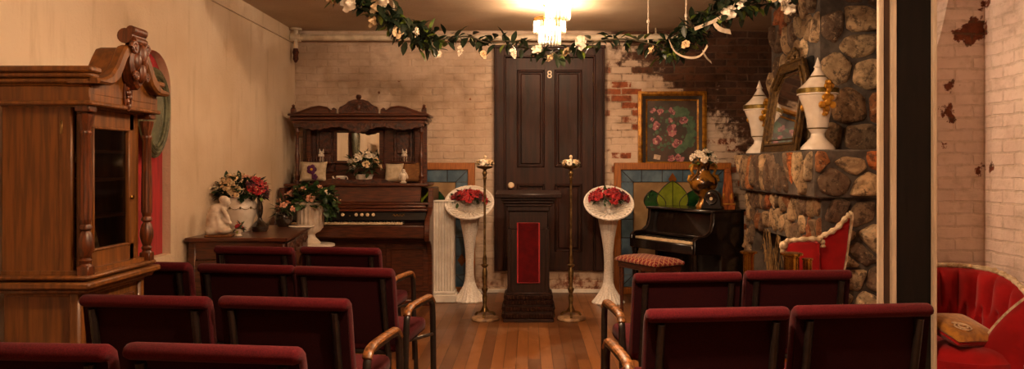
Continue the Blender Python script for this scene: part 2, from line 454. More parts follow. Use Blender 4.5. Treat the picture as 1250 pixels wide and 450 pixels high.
def tag(o, label, cat, group=None, kind=None):
    o['label'] = label; o['category'] = cat
    if group: o['group'] = group
    if kind: o['kind'] = kind
    return o
def thing(name, label, cat, loc=(0, 0, 0), rz=0, group=None):
    o = bpy.data.objects.new(name, None); C.objects.link(o)
    o.empty_display_size = .1
    o.location = loc; o.rotation_euler = (0, 0, rz)
    return tag(o, label, cat, group)
def struct(o):
    o['kind'] = 'structure'; return o
def copy_tree(o, parent=None):
    c = o.copy(); C.objects.link(c)
    if parent is not None: c.parent = parent
    for ch in list(o.children): copy_tree(ch, c)
    return c
def sub(name, me, parent, loc=(0, 0, 0), rot=(0, 0, 0), sc=1):
    o = bpy.data.objects.new(name, me); C.objects.link(o); o.parent = parent
    o.location = loc; o.rotation_euler = rot; o.scale = (sc, sc, sc)
    return o

# ================================================================== THE ROOM
LX, RX, BY, FY, H = -2.5, 2.87, 8.33, -1.7, 2.8
b = MB(); b.box(((LX + 3.3) / 2, (BY + FY) / 2, -.06), (3.3 - LX + .4, BY - FY + .4, .12)); struct(b.build('floor', M['floor']))
b = MB(); b.box(((LX + 3.3) / 2, (BY + FY) / 2, H + .06), (3.3 - LX + .4, BY - FY + .4, .12)); struct(b.build('ceiling', M['ceiling']))
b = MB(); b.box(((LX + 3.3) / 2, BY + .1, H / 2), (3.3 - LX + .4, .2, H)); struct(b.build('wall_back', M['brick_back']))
b = MB(); b.box(((LX + 3.3) / 2, FY - .1, H / 2), (3.3 - LX + .4, .2, H)); struct(b.build('wall_front', M['plaster']))

# left wall with the arched niche
NY0, NY1, NZ0, NZS, ND = 4.96, 5.44, .74, 1.885, .07
NC, NR = (NY0 + NY1) / 2, (NY1 - NY0) / 2
arch = [(NC - NR * math.cos(PI * i / 20), NZS + NR * math.sin(PI * i / 20)) for i in range(21)]
b = MB()
q = lambda y0, y1, z0, z1: b.add([(LX, y0, z0), (LX, y1, z0), (LX, y1, z1), (LX, y0, z1)], [(0, 1, 2, 3)])
q(FY - .1, NY0, 0, H); q(NY1, BY + .1, 0, H); q(NY0, NY1, 0, NZ0)
for (y0, z0), (y1, z1) in zip(arch, arch[1:]):
    b.add([(LX, y0, z0), (LX, y1, z1), (LX, y1, H), (LX, y0, H)], [(0, 1, 2, 3)])
loop = [(NY0, NZ0)] + arch + [(NY1, NZ0)]
n = len(loop)
b.add([(LX, y, z) for y, z in loop] + [(LX - ND, y, z) for y, z in loop], [(i, (i + 1) % n, n + (i + 1) % n, n + i) for i in range(n)])
b.add([(LX - ND, y, z) for y, z in loop], [tuple(range(n))])
b.add([(LX - .2, FY - .1, 0), (LX - .2, BY + .1, 0), (LX - .2, BY + .1, H), (LX - .2, FY - .1, H)], [(0, 1, 2, 3)])
struct(b.build('wall_left', M['plaster']))

# right wall (near part) and its return towards the fireplace
b = MB(); b.box((RX + .1, (4.9 + FY) / 2, H / 2), (.2, 4.9 - FY, H)); struct(b.build('wall_right', M['brick_right_x']))
b = MB()
outl = [(2.50, 0), (3.3, 0), (3.3, H), (2.70, H), (2.655, 2.45), (2.60, 2.2), (2.53, 1.95), (2.50, 1.6)]
b.prism(outl, .35, (0, 5.075, 0)); struct(b.build('wall_return', M['brick_return']))
b = MB(); b.box((3.4, (BY + 5.2) / 2, H / 2), (.2, BY - 5.2, H)); struct(b.build('wall_side', M['mortar']))
b = MB(); b.box((-.1, BY - .012, .02), (4.2, .024, .04), .004); struct(b.build('baseboard_back', M['white_paint']))
b = MB(); b.box((LX + .008, 4.2, 2.66), (.016, 8.2, .012), .003); struct(b.build('trim_2', M['plaster']))

# post with pale edge strips
t = bpy.data.objects.new('trim_1', None); C.objects.link(t); struct(t); t.location = (2.04, 4.25, 0)
b = MB(); b.box((.03, .01, H / 2), (.23, .14, H)); b.build('panel', M['dark_board'], t)
b = MB(); b.box((-.082, -.07, H / 2), (.030, .03, H), .004); b.build('edge_strip', M['pale_trim'], t)
b = MB(); b.box((.138, -.07, H / 2), (.022, .03, H), .004); b.build('edge_strip', M['pale_trim'], t)
b = MB(); b.box((-.150, -.07, H / 2), (.028, .03, H), .004); b.build('edge_strip', M['pale_trim'], t)
b = MB(); b.box((-.116, -.05, H / 2), (.05, .03, H)); b.build('infill_board', M['brown_trim'], t)

# ------------------------------------------------------------------ door, with raised sill
d = bpy.data.objects.new('door_1', None); C.objects.link(d); struct(d); d.location = (.225, BY, 0)
DZ0, DZ1, DW = .24, 2.63, .585
b = MB()
for s in (-1, 1): b.box((s * (DW - .055), -.035, (DZ0 + DZ1) / 2), (.11, .07, DZ1 - DZ0), .008); b.box((s * (DW - .11), -.045, (DZ0 + DZ1 - .1) / 2), (.022, .09, DZ1 - DZ0 - .1), .006); b.box((s * (DW - .012), -.045, (DZ0 + DZ1) / 2), (.024, .085, DZ1 - DZ0), .006)
b.box((0, -.034, DZ1 - .055), (2 * DW - .2, .066, .108), .006); b.box((0, -.045, DZ1 - .112), (2 * DW - .2, .09, .022), .006); b.box((0, -.046, DZ1 - .01), (2 * DW + .02, .09, .03), .006)
b.build('door_frame', M['door_wood'], d)
LW, LZ1 = DW - .12, DZ1 - .125
b = MB()
stiles = [(-LW, -LW + .12), (-.055, .055), (LW - .12, LW)]
for x0, x1 in stiles: b.box(((x0 + x1) / 2, -.026, (DZ0 + LZ1) / 2), (x1 - x0, .04, LZ1 - DZ0), .003)
rails = [(DZ0, DZ0 + .2), (1.16, 1.34), (LZ1 - .13, LZ1)]
for z0, z1 in rails: b.box((0, -.0255, (z0 + z1) / 2), (2 * LW, .039, z1 - z0), .003)
leaf = b.build('door_leaf', M['door_wood'], d)
for x0, x1 in ((-LW + .12, -.055), (.055, LW - .12)):
    for z0, z1 in ((DZ0 + .2, 1.16), (1.34, LZ1 - .13)):
        b = MB(); w_, h_ = x1 - x0, z1 - z0
        b.box(((x0 + x1) / 2, -.012, (z0 + z1) / 2), (w_, .012, h_))
        b.box(((x0 + x1) / 2, -.02, (z0 + z1) / 2), (w_ - .07, .02, h_ - .07), .012)
        for sx in (-1, 1): b.box(((x0 + x1) / 2 + sx * (w_ / 2 - .011), -.032, (z0 + z1) / 2), (.022, .03, h_), .008)
        for sz in (-1, 1): b.box(((x0 + x1) / 2, -.032, (z0 + z1) / 2 + sz * (h_ / 2 - .011)), (w_, .03, .022), .008)
        b.build('panel', M['door_wood'], leaf)
b = MB(); b.lathe([(.012, 0), (.012, .035), (.03, .045), (.033, .06), (.022, .075), (0, .078)], 14, (-LW + .055, -.045, 1.15), R=(PI / 2, 0, 0)); b.lathe([(.034, 0), (.034, .004), (.02, .008), (0, .008)], 14, (-LW + .055, -.045, 1.15), R=(PI / 2, 0, 0)); b.build('door_knob', M['ivory'], d)
for z in (.6, 1.72, 2.3):
    b = MB(); b.cyl((LW + .004, -.05, z - .05), (LW + .004, -.05, z + .05), .009, n=8); b.build('hinge', M['old_brass'], d)
fc = bpy.data.curves.new('eight', 'FONT'); fc.body = '8'; fc.size = .115; fc.align_x = 'CENTER'; fc.extrude = .004
fo = bpy.data.objects.new('tmp_eight', fc); C.objects.link(fo)
dg = bpy.context.evaluated_depsgraph_get()
me = bpy.data.meshes.new_from_object(fo.evaluated_get(dg)); bpy.data.objects.remove(fo)
me.materials.clear(); me.materials.append(M['ivory'])
sub('number', me, d, (0, -.052, 2.29), (PI / 2, 0, 0))

# ------------------------------------------------------------------ ceiling pipe
p = thing('ceiling_pipe', 'long cream painted pipe running along the back wall under the ceiling', 'pipe')
b = MB(); b.cyl((LX + .01, 8.16, 2.70), (1.75, 8.16, 2.70), .034); b.build('main_run', M['pipe'], p)
b = MB(); b.cyl((-2.44, 8.16, 2.70), (-2.44, 8.16, 2.795), .026)
b.cyl((-2.44, 8.16, 2.775), (-2.44, 8.16, 2.797), .065, n=20); b.build('riser', M['pipe'], p)
b = MB(); b.cyl((-2.44, 8.16, 2.58), (-2.44, 8.16, 2.69), .022); b.build('drop_pipe', M['pipe'], p)
b = MB(); b.cyl((-2.49, 8.16, 2.70), (-2.39, 8.16, 2.70), .046); b.cyl((-2.44, 8.16, 2.66), (-2.44, 8.16, 2.74), .040); b.build('elbow', M['pipe'], p)
b = MB(); b.cyl((-2.44, 8.16, 2.55), (-2.44, 8.16, 2.585), .03, .024); b.lathe([(0, -.13), (.012, -.125), (.03, -.09), (.026, -.05), (.035, -.02), (.028, 0)], 10, (-2.44, 8.16, 2.565)); sp = b.build('sprinkler_head', M['rust'], p); sp['label'] = 'rusty red sprinkler head'
for x in (1.335, 1.62):
    b = MB(); b.cyl((x, 8.16, 2.73), (x, 8.16, 2.80), .008, n=6); b.tube([(x + .04 * math.cos(a), 8.16, 2.70 + .04 * math.sin(a)) for a in [2 * PI * i / 14 for i in range(14)]], .006, 6, True); b.build('hanger', M['pipe'], p)

# ================================================================== FIREPLACE
def vor_stones(bm, lay, O, u, v, nrm, W, Hh, cu, cv, seed, pal, gap=.022, bulge=.04, hole=None, clip=None):
    """rounded field stones laid out as jittered cells on the rectangle O + a*u + b*v"""
    R = random.Random(seed)
    pts = []
    nu_, nv_ = max(1, round(W / cu)), max(1, round(Hh / cv))
    for j in range(-1, nv_ + 1):
        for i in range(-1, nu_ + 1):
            pts.append(((i + .5 + .5 * (j % 2) + R.uniform(-.38, .38)) * W / nu_, (j + .5 + R.uniform(-.36, .36)) * Hh / nv_))
    asp = cu / cv
    for pi, (px, py) in enumerate(pts):
        if not (0 < px < W and 0 < py < Hh): continue
        if hole and hole(px, py): continue
        poly = [(0.004, 0.004), (W - .004, 0.004), (W - .004, Hh - .004), (0.004, Hh - .004)]
        for qi, (qx, qy) in enumerate(pts):
            if qi == pi or abs(qx - px) > 2.6 * cu or abs(qy - py) > 2.6 * cv: continue
            # metric stretched so cells keep the course proportions
            nx, ny = (qx - px), (qy - py) * asp * asp
            ln = math.hypot(nx, ny)
            mx_, my_ = (px + qx) / 2, (py + qy) / 2
            cst = nx * mx_ + ny * my_ - gap / 2 * ln
            out = []
            for a in range(len(poly)):
                p0, p1 = poly[a], poly[(a + 1) % len(poly)]
                d0 = nx * p0[0] + ny * p0[1] - cst; d1 = nx * p1[0] + ny * p1[1] - cst
                if d0 <= 0: out.append(p0)
                if d0 * d1 < 0:
                    t_ = d0 / (d0 - d1); out.append((p0[0] + (p1[0] - p0[0]) * t_, p0[1] + (p1[1] - p0[1]) * t_))
            poly = out
            if len(poly) < 3: break
        if len(poly) < 3: continue
        for _ in range(1 if R.random() < .6 else 2):
            o2 = []
            for a in range(len(poly)):
                p0, p1 = poly[a], poly[(a + 1) % len(poly)]
                o2 += [(p0[0] * .84 + p1[0] * .16, p0[1] * .84 + p1[1] * .16), (p0[0] * .16 + p1[0] * .84, p0[1] * .16 + p1[1] * .84)]
            poly = o2
        cx = sum(p_[0] for p_ in poly) / len(poly); cy = sum(p_[1] for p_ in poly) / len(poly)
        col = R.choice(pal); kf = R.uniform(.95, 1.75)
        col = (col[0] * kf, col[1] * kf, col[2] * kf, 1)
        bl = bulge * R.uniform(.6, 1.3)
        tilt = (R.uniform(-.25, .25), R.uniform(-.25, .25))
        rings = []
        for sc_, h_ in ((1, -.012), (.97, .45), (.86, .8), (.6, .97), (.28, 1.0)):
            ring = []
            for (x, y) in poly:
                xx, yy = cx + (x - cx) * sc_, cy + (y - cy) * sc_
                hh = h_ * bl if h_ > 0 else h_
                if h_ > 0:
                    hh += mnoise.noise((xx * 16 + seed, yy * 16, pi)) * .018 + mnoise.noise((xx * 45 + seed, yy * 45, pi)) * .007 + ((xx - cx) * tilt[0] + (yy - cy) * tilt[1])
                ring.append(bm.verts.new(O + u * xx + v * yy + nrm * hh))
            rings.append(ring)
        fs = []
        for r0, r1 in zip(rings, rings[1:]):
            for a in range(len(poly)):
                fs.append(bm.faces.new((r0[a], r0[(a + 1) % len(poly)], r1[(a + 1) % len(poly)], r1[a])))
        fs.append(bm.faces.new(rings[-1]))
        for f_ in fs:
            f_.smooth = True
            for l_ in f_.loops: l_[lay] = col
def stone_obj(name, faces, parent):
    bm = bmesh.new(); lay = bm.loops.layers.float_color.new('stone_colour')
    for a in faces: vor_stones(bm, lay, *a[0], **a[1])
    bmesh.ops.recalc_face_normals(bm, faces=bm.faces)
    me = bpy.data.meshes.new(name); bm.to_mesh(me); bm.free(); me.materials.append(M['stone'])
    o = bpy.data.objects.new(name, me); C.objects.link(o); o.parent = parent
    return o
PAL = [lin(c)[:3] for c in ('a08462', 'b69a76', '80684f', '8c6c4c', '6c5644', '5a4838', 'c0a47e', '8e5a36', '9a5630', '6e5c4c', '826c54', 'a88c6a')]
PALM = [lin(c)[:3] for c in ('c8ac86', 'bda27c', '8a735c', 'd6bd98', '7a6552', '675546', 'a88c6a', '9a6238', 'b0622e')]
fp = thing('fireplace', 'fieldstone fireplace with projecting stone mantel in the right back corner', 'fireplace')
X_ = Vector((1, 0, 0)); Y_ = Vector((0, 1, 0)); Z_ = Vector((0, 0, 1))
BX, BN, BF = 2.25, 6.0, 7.2          # chimney breast
MX, MN, MF = 1.95, 5.3, 7.2          # mantel
LXx, LN = 2.02, 5.36                 # lower body
b = MB(); b.box(((BX + 3.3) / 2, (BN + BF) / 2, (1.4 + H) / 2), (3.3 - BX, BF - BN, H - 1.4 - .004)); br_ = b.build('chimney_breast', M['mortar'], fp)
stone_obj('fieldstone_facing', [
    ((Vector((BX, BF, 1.465)), -Y_, Z_, -X_, BF - BN, H - 1.47, .18, .21, 3, PAL), dict(hole=lambda x, y: abs(x - (BF - 6.2)) < .09 and abs(y - .68) < .1)),
    ((Vector((BX, BN, 1.465)), X_, Z_, -Y_, 3.3 - BX, H - 1.47, .25, .21, 8, PAL), dict(bulge=.05))], br_)
b = MB(); b.box((BX + .02, 6.2, 2.145), (.12, .17, .16), .02); b.build('flue_hole_shade', M['recess_black'], fp)  # solid box; the darkness of the hole is put into its colour
b = MB(); b.box(((MX + 3.0) / 2, (MN + MF) / 2, 1.30), (3.0 - MX, MF - MN, .33), .01); mt_ = b.build('mantel', M['mortar'], fp)
stone_obj('mantel_stones', [
    ((Vector((MX, MF, 1.145)), -Y_, Z_, -X_, MF - MN, .315, .12, .26, 5, PALM), dict(bulge=.035)),
    ((Vector((MX, MN, 1.145)), X_, Z_, -Y_, 1.0, .315, .2, .2, 15, PALM), dict(bulge=.04)),
    ], mt_)
b = MB(); FB0, FB1, FBZ = 5.75, 6.98, .80
b.box(((LXx + 3.0) / 2, (LN + FB0) / 2, .57), (3.0 - LXx, FB0 - LN, 1.14))
b.box(((LXx + 3.0) / 2, (FB1 + MF) / 2, .57), (3.0 - LXx, MF - FB1, 1.14))
b.box(((LXx + 3.0) / 2, (FB0 + FB1) / 2, (FBZ + 1.14) / 2), (3.0 - LXx, FB1 - FB0, 1.14 - FBZ))
fb_ = b.build('firebox_surround', M['mortar'], fp)
stone_obj('surround_stones', [
    ((Vector((LXx, MF, 0)), -Y_, Z_, -X_, MF - LN, 1.135, .11, .17, 7, PAL), dict(bulge=.03, hole=lambda x, y: (MF - FB1) - .0 < x < (MF - FB0) and y < FBZ)),
    ((Vector((LXx, LN, 0)), X_, Z_, -Y_, .98, 1.135, .2, .17, 17, PALM), dict(bulge=.045))], fb_)
b = MB(); b.box((2.75, (FB0 + FB1) / 2, FBZ / 2), (.06, FB1 - FB0 - .01, FBZ - .01)); b.box((2.4, (FB0 + FB1) / 2, .01), (.7, FB1 - FB0 - .01, .02)); b.build('firebox_lining', M['recess_black'], fp)  # near-black back and floor of the opening
# dried stalks in the hearth
t = thing('dried_stalks', 'bunch of dried straw stalks leaning in the dark fireplace opening', 'dried stalks', (1.93, 6.15, 0))
b = MB(); R = random.Random(4)
for i in range(26):
    a = R.uniform(-.5, .5); c_ = R.uniform(-.06, .08); h_ = R.uniform(.6, .86)
    b.tube(spline([(R.uniform(-.02, .02), R.uniform(-.03, .03), .01), (c_ * .4, a * .12, h_ * .6), (c_ * .5, a * .35, h_), (c_ * .5, a * .5, h_ - R.uniform(0, .12))], 4), .0035, 4)
b.build('stalk_bundle', M['straw'], t)

# mantel urns
def make_urn(label, loc, rz, first=None):
    if first: 
        o = copy_tree(first); o['label'] = label; o.location = loc; o.rotation_euler = (0, 0, rz); return o
    t = thing('lidded_urn', label, 'urn', loc, rz, 'white and gold lidded urns on the mantel')
    b = MB(); b.lathe([(.118, 0), (.118, .012), (.105, .03), (.07, .065), (.05, .09), (.046, .115), (.058, .135), (.066, .15)], 32); b.build('foot', M['ceramic'], t)
    b = MB(); b.lathe([(.064, .15), (.072, .158), (.078, .22), (.096, .30), (.122, .36), (.13, .385), (.142, .39), (.142, .398)], 32); b.build('bowl', M['ceramic'], t)
    b = MB(); b.lathe([(.142, .398), (.144, .4), (.144, .432), (.142, .434)], 32); b.build('gilt_band', M['gold_band'], t)
    b = MB(); b.lathe([(.067, .148), (.072, .152), (.067, .16)], 32); b.build('gilt_ring', M['gold_band'], t)
    b = MB(); b.lathe([(.055, .512), (.062, .516), (.055, .524)], 24); b.build('gilt_ring', M['gold_band'], t)
    b = MB(); b.lathe([(.14, .434), (.12, .448), (.085, .48), (.056, .515), (.04, .545), (.026, .565), (.022, .58), (.03, .59), (.022, .60), (.012, .63), (.004, .655), (0, .66)], 32); b.build('lid', M['ceramic'], t)
    for s in (-1, 1):
        b = MB()
        R = random.Random(6)
        b.tube(spline([(0, -.135, .47), (0, -.165, .46), (0, -.17, .43), (0, -.15, .39), (0, -.142, .36), (0, -.125, .31), (0, -.10, .24)], 5), [.013 + .006 * abs(math.sin(i * .9)) for i in range(31)], 7)
        for z, r_, x in ((.335, .022, 0), (.31, .018, .026), (.31, .018, -.026), (.36, .016, .016), (.36, .016, -.016), (.28, .016, 0), (.255, .011, 0), (.44, .014, .012), (.44, .014, -.012), (.465, .012, 0)):
            y = -.10 - (z - .22) * .2 - .012
            b.ell((x * 1.5, y - .012, z), (r_ * 1.45, .018, r_ * 1.5), 8, 6)
        o = b.build('gilt_handle', M['gold'], t)
        if s < 0: o.rotation_euler = (0, 0, PI)
    return t
u1 = make_urn('white and gold lidded urn at the far end of the mantel, left of mirror', (2.09, 7.04, 1.468), .1)
make_urn('white and gold lidded urn at the near end of the mantel, in front of mirror', (2.06, 5.54, 1.468), .1, u1)

# leaning mantel mirror
t = thing('mantel_mirror', 'bronze framed mirror with clipped corners leaning on the stone mantel', 'mirror', (2.07, 6.38, 1.468), PI / 2)
t.rotation_euler = (-math.radians(9), 0, -PI / 2)
oct_ = lambda w_, h_, c_: [(-w_ / 2, 0), (w_ / 2, 0), (w_ / 2, h_ - c_), (w_ / 2 - c_, h_), (-w_ / 2 + c_, h_), (-w_ / 2, h_ - c_)]
b = MB()
OUT, INN = oct_(.86, .74, .17), [(x, z + .06) for x, z in oct_(.72, .615, .14)]
b.add([(x, .0, z) for x, z in OUT] + [(x, -.03, z) for x, z in OUT] + [(x, -.025, z) for x, z in INN] + [(x, 0, z) for x, z in INN],
      [(i, (i + 1) % 6, 6 + (i + 1) % 6, 6 + i) for i in range(6)] + [(6 + i, 6 + (i + 1) % 6, 12 + (i + 1) % 6, 12 + i) for i in range(6)] + [(12 + i, 12 + (i + 1) % 6, 18 + (i + 1) % 6, 18 + i) for i in range(6)] + [(i, 18 + i, 18 + (i + 1) % 6, (i + 1) % 6) for i in range(6)])
for ring in (OUT, INN): b.tube([(x, -.03, z) for x, z in ring], .013, 8, True)
fr_ = b.build('frame', M['mirror_frame'], t)
b = MB(); b.prism([(x, z) for x, z in INN], .006, (0, -.008, 0)); b.build('mirror_glass', M['mirror'], t)
b = MB(); INN2 = [(x * .86, .06 + (z - .06) * .86 + .04) for x, z in INN]; b.tube([(x, -.014, z) for x, z in INN2], .006, 6, True); b.build('inner_bead', M['mirror_frame'], t)
b = MB(); R = random.Random(2)
for i in range(18):
    a = PI * i / 17; b.ell((.13 * math.cos(a), -.025, .745 + .085 * math.sin(a) * (.8 + .4 * abs(math.sin(3 * a)))), (.024, .018, .022), 8, 6)
for i in range(7): b.ell((R.uniform(-.07, .07), -.028, .755 + R.uniform(0, .06)), (.026, .02, .022), 8, 6)
b.build('carved_crest', M['mirror_frame'], fr_)

# ================================================================== GLASS-FRONTED HALL CABINET (left)
t = thing('display_cabinet', 'tall golden oak cabinet with glass door and broken scroll pediment by left wall', 'cabinet', (-2.09, 3.63, 0))
hx, hy = .19, .29
b = MB(); b.box((-.02, 0, .06), (2 * hx - .02, 2 * hy - .0, .12), .008); b.box((-.02, 0, .46), (2 * hx - .06, 2 * hy - .06, .70)); b.box((hx - .055, -hy + .03, .46), (.05, .05, .7), .01); b.box((hx - .055, hy - .03, .46), (.05, .05, .7), .01)
lb = b.build('lower_case', M['oak'], t)
b = MB(); b.box((hx - .045, 0, .46), (.02, .4, .56), .006); b.build('lower_door', M['oak_dark'], t)
b = MB()
for z, e, h_ in ((.795, -.01, .02), (.815, .02, .022), (.84, .045, .03), (.872, .03, .02)): b.box((0, 0, z), (2 * hx + e * 2 - .02, 2 * hy + e * 2 - .02, h_), .008)
b.build('waist_moulding', M['oak'], t)
b = MB()
b.box((-.04, -hy + .03, 1.25), (2 * hx - .10, .02, .74)); b.box((-.04, hy - .03, 1.25), (2 * hx - .10, .02, .74)); b.box((-hx + .015, 0, 1.25), (.02, 2 * hy - .05, .74))
b.box((.09, -hy + .032, 1.25), (.06, .03, .74), .006)
b.box((0, 0, .89), (2 * hx - .02, 2 * hy - .02, .02)); b.box((0, 0, 1.615), (2 * hx - .02, 2 * hy - .02, .02))
b.build('upper_case', M['oak'], t)
b = MB(); b.box((-hx + .035, 0, 1.25), (.01, 2 * hy - .1, .70)); b.build('interior_shade', M['cabinet_shade'], t)  # shade behind the glass, put in as a near-black sheet
dx = hx - .055
b = MB()
for s in (-1, 1): b.box((dx, s * (hy - .085), 1.25), (.024, .09, .72), .005)
b.box((dx, 0, .935), (.024, 2 * hy - .17, .09), .005); b.box((dx, 0, 1.565), (.024, 2 * hy - .17, .085), .005)
for s in (-1, 1): b.box((dx + .006, s * (hy - .135), 1.245), (.022, .012, .56), .004)
for z in (.975, 1.525): b.box((dx + .006, 0, z), (.022, 2 * hy - .25, .012), .004)
dr = b.build('glass_door', M['oak'], t)
b = MB(); b.box((dx - .002, 0, 1.25), (.004, 2 * hy - .25, .56)); b.build('pane', M['glass'], dr)
b = MB(); b.cyl((dx + .01, .165, 1.2), (dx + .03, .165, 1.2), .008, .011, 8); b.build('key_knob', M['brass'], dr)
for z, w_ in ((1.42, .26), (1.29, .30), (1.12, .30)):
    b = MB(); b.box((-.02, .0, z), (w_, 2 * hy - .09, .012)); b.build('shelf', M['walnut'], t)
b = MB(); R = random.Random(3)
for i in range(16): b.ell((.105, -.14 + i * .016, 1.288), (.008, .008, .008), 6, 5)
b.build('bead_edging', M['ivory'], t)
b = MB()
b.grid(lambda u, v: (.06 + .02 * math.sin(u * 18), -.19 + u * .2, 1.425 - v * .04 - .02 * v * abs(math.sin(u * 9))), 24, 6)
b.grid(lambda u, v: (.07 + .02 * math.sin(u * 15), -.17 + u * (.05 + .14 * v), 1.28 - v * .33), 22, 10)
b.build('lace_cloth', M['lace'], t)
def turned(parent, y):
    b = MB(); z0, z1 = .90, 1.60; x = hx - .012
    b.box((x, y, z0 - .0), (.052, .052, .045), .004)
    b.lathe([(.026, .02), (.02, .03), (.026, .045), (.018, .055), (.024, .07), (.032, .10), (.032, .125), (.024, .16), (.016, .172), (.026, .18), (.026, .19), (.02, .2), (.022, .21), (.024, .22)], 16, (x, y, z0), fn=None)
    b.lathe([(.024, .22), (.023, .4), (.019, .58), (.024, .59), (.024, .60), (.02, .605)], 20, (x, y, z0), fn=lambda a, z: 1 + .07 * math.cos(10 * a))
    b.lathe([(.02, .605), (.022, .62), (.03, .65), (.034, .672), (.03, .676)], 16, (x, y, z0), fn=lambda a, z: 1 + .06 * math.cos(8 * a))
    b.box((x, y, z1 + .0), (.064, .064, .03), .004)
    return b.build('turned_column', M['oak_dark'], parent)
for s in (-1, 1): turned(t, s * (hy - .022))
b = MB(); b.box((0.01, 0, 1.655), (2 * hx + .03, 2 * hy + .03, .08), .004); b.box((0.01, 0, 1.622), (2 * hx + .055, 2 * hy + .055, .02), .006); b.build('frieze', M['oak'], t)
b = MB()
for z, e, h_ in ((1.70, .022, .014), (1.717, .030, .022), (1.74, .040, .022), (1.764, .050, .026)):
    # the moulding returns along both sides and breaks open at the front
    for s in (-1, 1): b.box((0.0 + e / 2, s * (hy + e / 2 - .02), z), (2 * hx + e, .04 + e, h_), .007)
b.box((-.01, 0, 1.735), (2 * hx - .02, 2 * hy - .02, .08)); b.build('cornice', M['oak'], t)
# tympanum and swan-necks (outline drawn across the front, y)
b = MB()
neck = [(-.36, 1.70), (-.30, 1.705), (-.24, 1.73), (-.19, 1.78), (-.15, 1.84), (-.115, 1.885), (-.07, 1.90), (-.035, 1.885), (-.03, 1.86), (-.055, 1.845), (-.08, 1.85), (-.10, 1.83), (-.13, 1.78), (-.165, 1.73), (-.21, 1.70), (-.25, 1.688), (-.36, 1.688)]
sw = [(y * .9, z * .9 + .185) for y, z in neck]
tym = [(-.28, 1.66), (.28, 1.66), (.28, 1.70), (.2, 1.71), (.14, 1.76), (.09, 1.83), (-.09, 1.83), (-.14, 1.76), (-.2, 1.71), (-.28, 1.70)]
b.prism(tym, .03, (hx + .012, 0, 0), .003, (0, 0, PI / 2)); b.build('tympanum', M['oak'], t)
for s in (1, -1):
    b = MB(); b.prism(sw, .13, (hx + .0, 0, 0), .012, (0, 0, PI / 2 * s)); b.prism([(y * 1.02, z + .012) for y, z in sw[:9]] + [(y, z) for y, z in sw[9:]], .05, (hx + .055, 0, 0), .01, (0, 0, PI / 2 * s))
    # prism() maps x to the given yaw, so the two necks mirror each other
    o = b.build('swan_neck', M['oak'], t)
    if s < 0: o.location = (2 * (hx + .0), 0, 0); o.location = (0, 0, 0)
b = MB(); cx_ = hx + .06
b.prism([(-.05, 1.78), (-.075, 1.86), (-.06, 1.93), (-.03, 1.96), (.03, 1.96), (.06, 1.93), (.075, 1.86), (.05, 1.78), (0, 1.74)], .06, (cx_, 0, 0), .012, (0, 0, PI / 2))
for s in (-1, 1):
    b.tube([(cx_ + .03, s * (.055 + .028 * (1 - i / 22) * math.cos(i * .55)), 1.93 + .030 * (1 - i / 22) * math.sin(i * .55)) for i in range(20)], .010, 7)
    b.tube([(cx_ + .035, s * (.05 + .02 * math.cos(i * .6) * (1 - i / 20)), 1.80 + .022 * math.sin(i * .6) * (1 - i / 20)) for i in range(16)], .009, 7)
    b.ell((cx_ + .02, s * .03, 1.87), (.03, .026, .05), 10, 7)
b.cyl((cx_ - .01, -.065, 1.985), (cx_ - .01, .065, 1.985), .035, n=16); b.cyl((cx_ + .015, -.06, 2.01), (cx_ + .015, .06, 2.01), .022, n=14); b.cyl((cx_ + .02, -.055, 1.965), (cx_ + .02, .055, 1.965), .02, n=12)
b.ell((cx_ + .035, 0, 1.90), (.025, .03, .055), 10, 8); b.ell((cx_ + .035, 0, 1.82), (.022, .026, .05), 10, 8)
o = b.build('scroll_cartouche', M['oak_dark'], t); o.location = (.0, 0, -.035)
b = MB()
for i in range(7): b.ell((hx + .035, .012 * math.sin(i * 2.1), 1.755 - i * .021), (.012, .016 + .004 * math.cos(i * 1.7), .016), 8, 6)
b.tube([(hx + .032, .032 * math.cos(a), 1.69 + .08 * math.sin(a)) for a in [2 * PI * i / 20 for i in range(20)]], .006, 6, True)
b.build('carved_drop', M['oak_dark'], t)
b = MB(); b.box((.075, -hy + .017, 1.52), (.012, .006, .06), .002); b.build('hinge', M['old_brass'], t)

# niche lining and the framed plaque
b = MB()
ins = [(y, z) for y, z in [(NC - (NR - .004) * math.cos(PI * i / 20), NZS + (NR - .004) * math.sin(PI * i / 20)) for i in range(21)]]
poly = [(NY0 + .004, NZ0 + .004)] + ins + [(NY1 - .004, NZ0 + .004)]
b.prism(poly, .01, (LX - ND + .008, 0, 0), 0, (0, 0, PI / 2)); tag(b.build('niche_lining', M['red_lining']), 'bright red cloth lining inside the arched niche in left wall', 'wall lining')
t = thing('oval_frame', 'greenish egg-shaped frame with clouded convex glass hung before the red niche', 'picture frame', (LX + .02, 5.13, 1.42))
egg = lambda r, o=0: [(.19 * r * math.sin(a) * (1.0 + .16 * -math.cos(a)), (.285 - .285 * r * math.cos(a))) for a in [2 * PI * i / 40 for i in range(40)]]
b = MB()
for r_, px_, rr in ((1, .012, .016), (.93, .022, .018), (.85, .03, .014), (.78, .022, .010)): b.tube([(px_, y, z) for y, z in egg(r_)], rr, 8, True)
b.build('moulded_frame', M['verdigris'], t)
b = MB(); eg = egg(.86)
b.prism([(y, z) for y, z in eg], .012, (.004, 0, 0), 0, (0, 0, PI / 2))
b.grid(lambda u, v: (.012 + .035 * (1 - v * v), .165 * .9 * v * math.sin(2 * PI * u) * (1 - .16 * math.cos(2 * PI * u)), (.285 - .245 * v * math.cos(2 * PI * u))), 40, 8, True)
b.build('convex_glass', M['old_glass'], t)

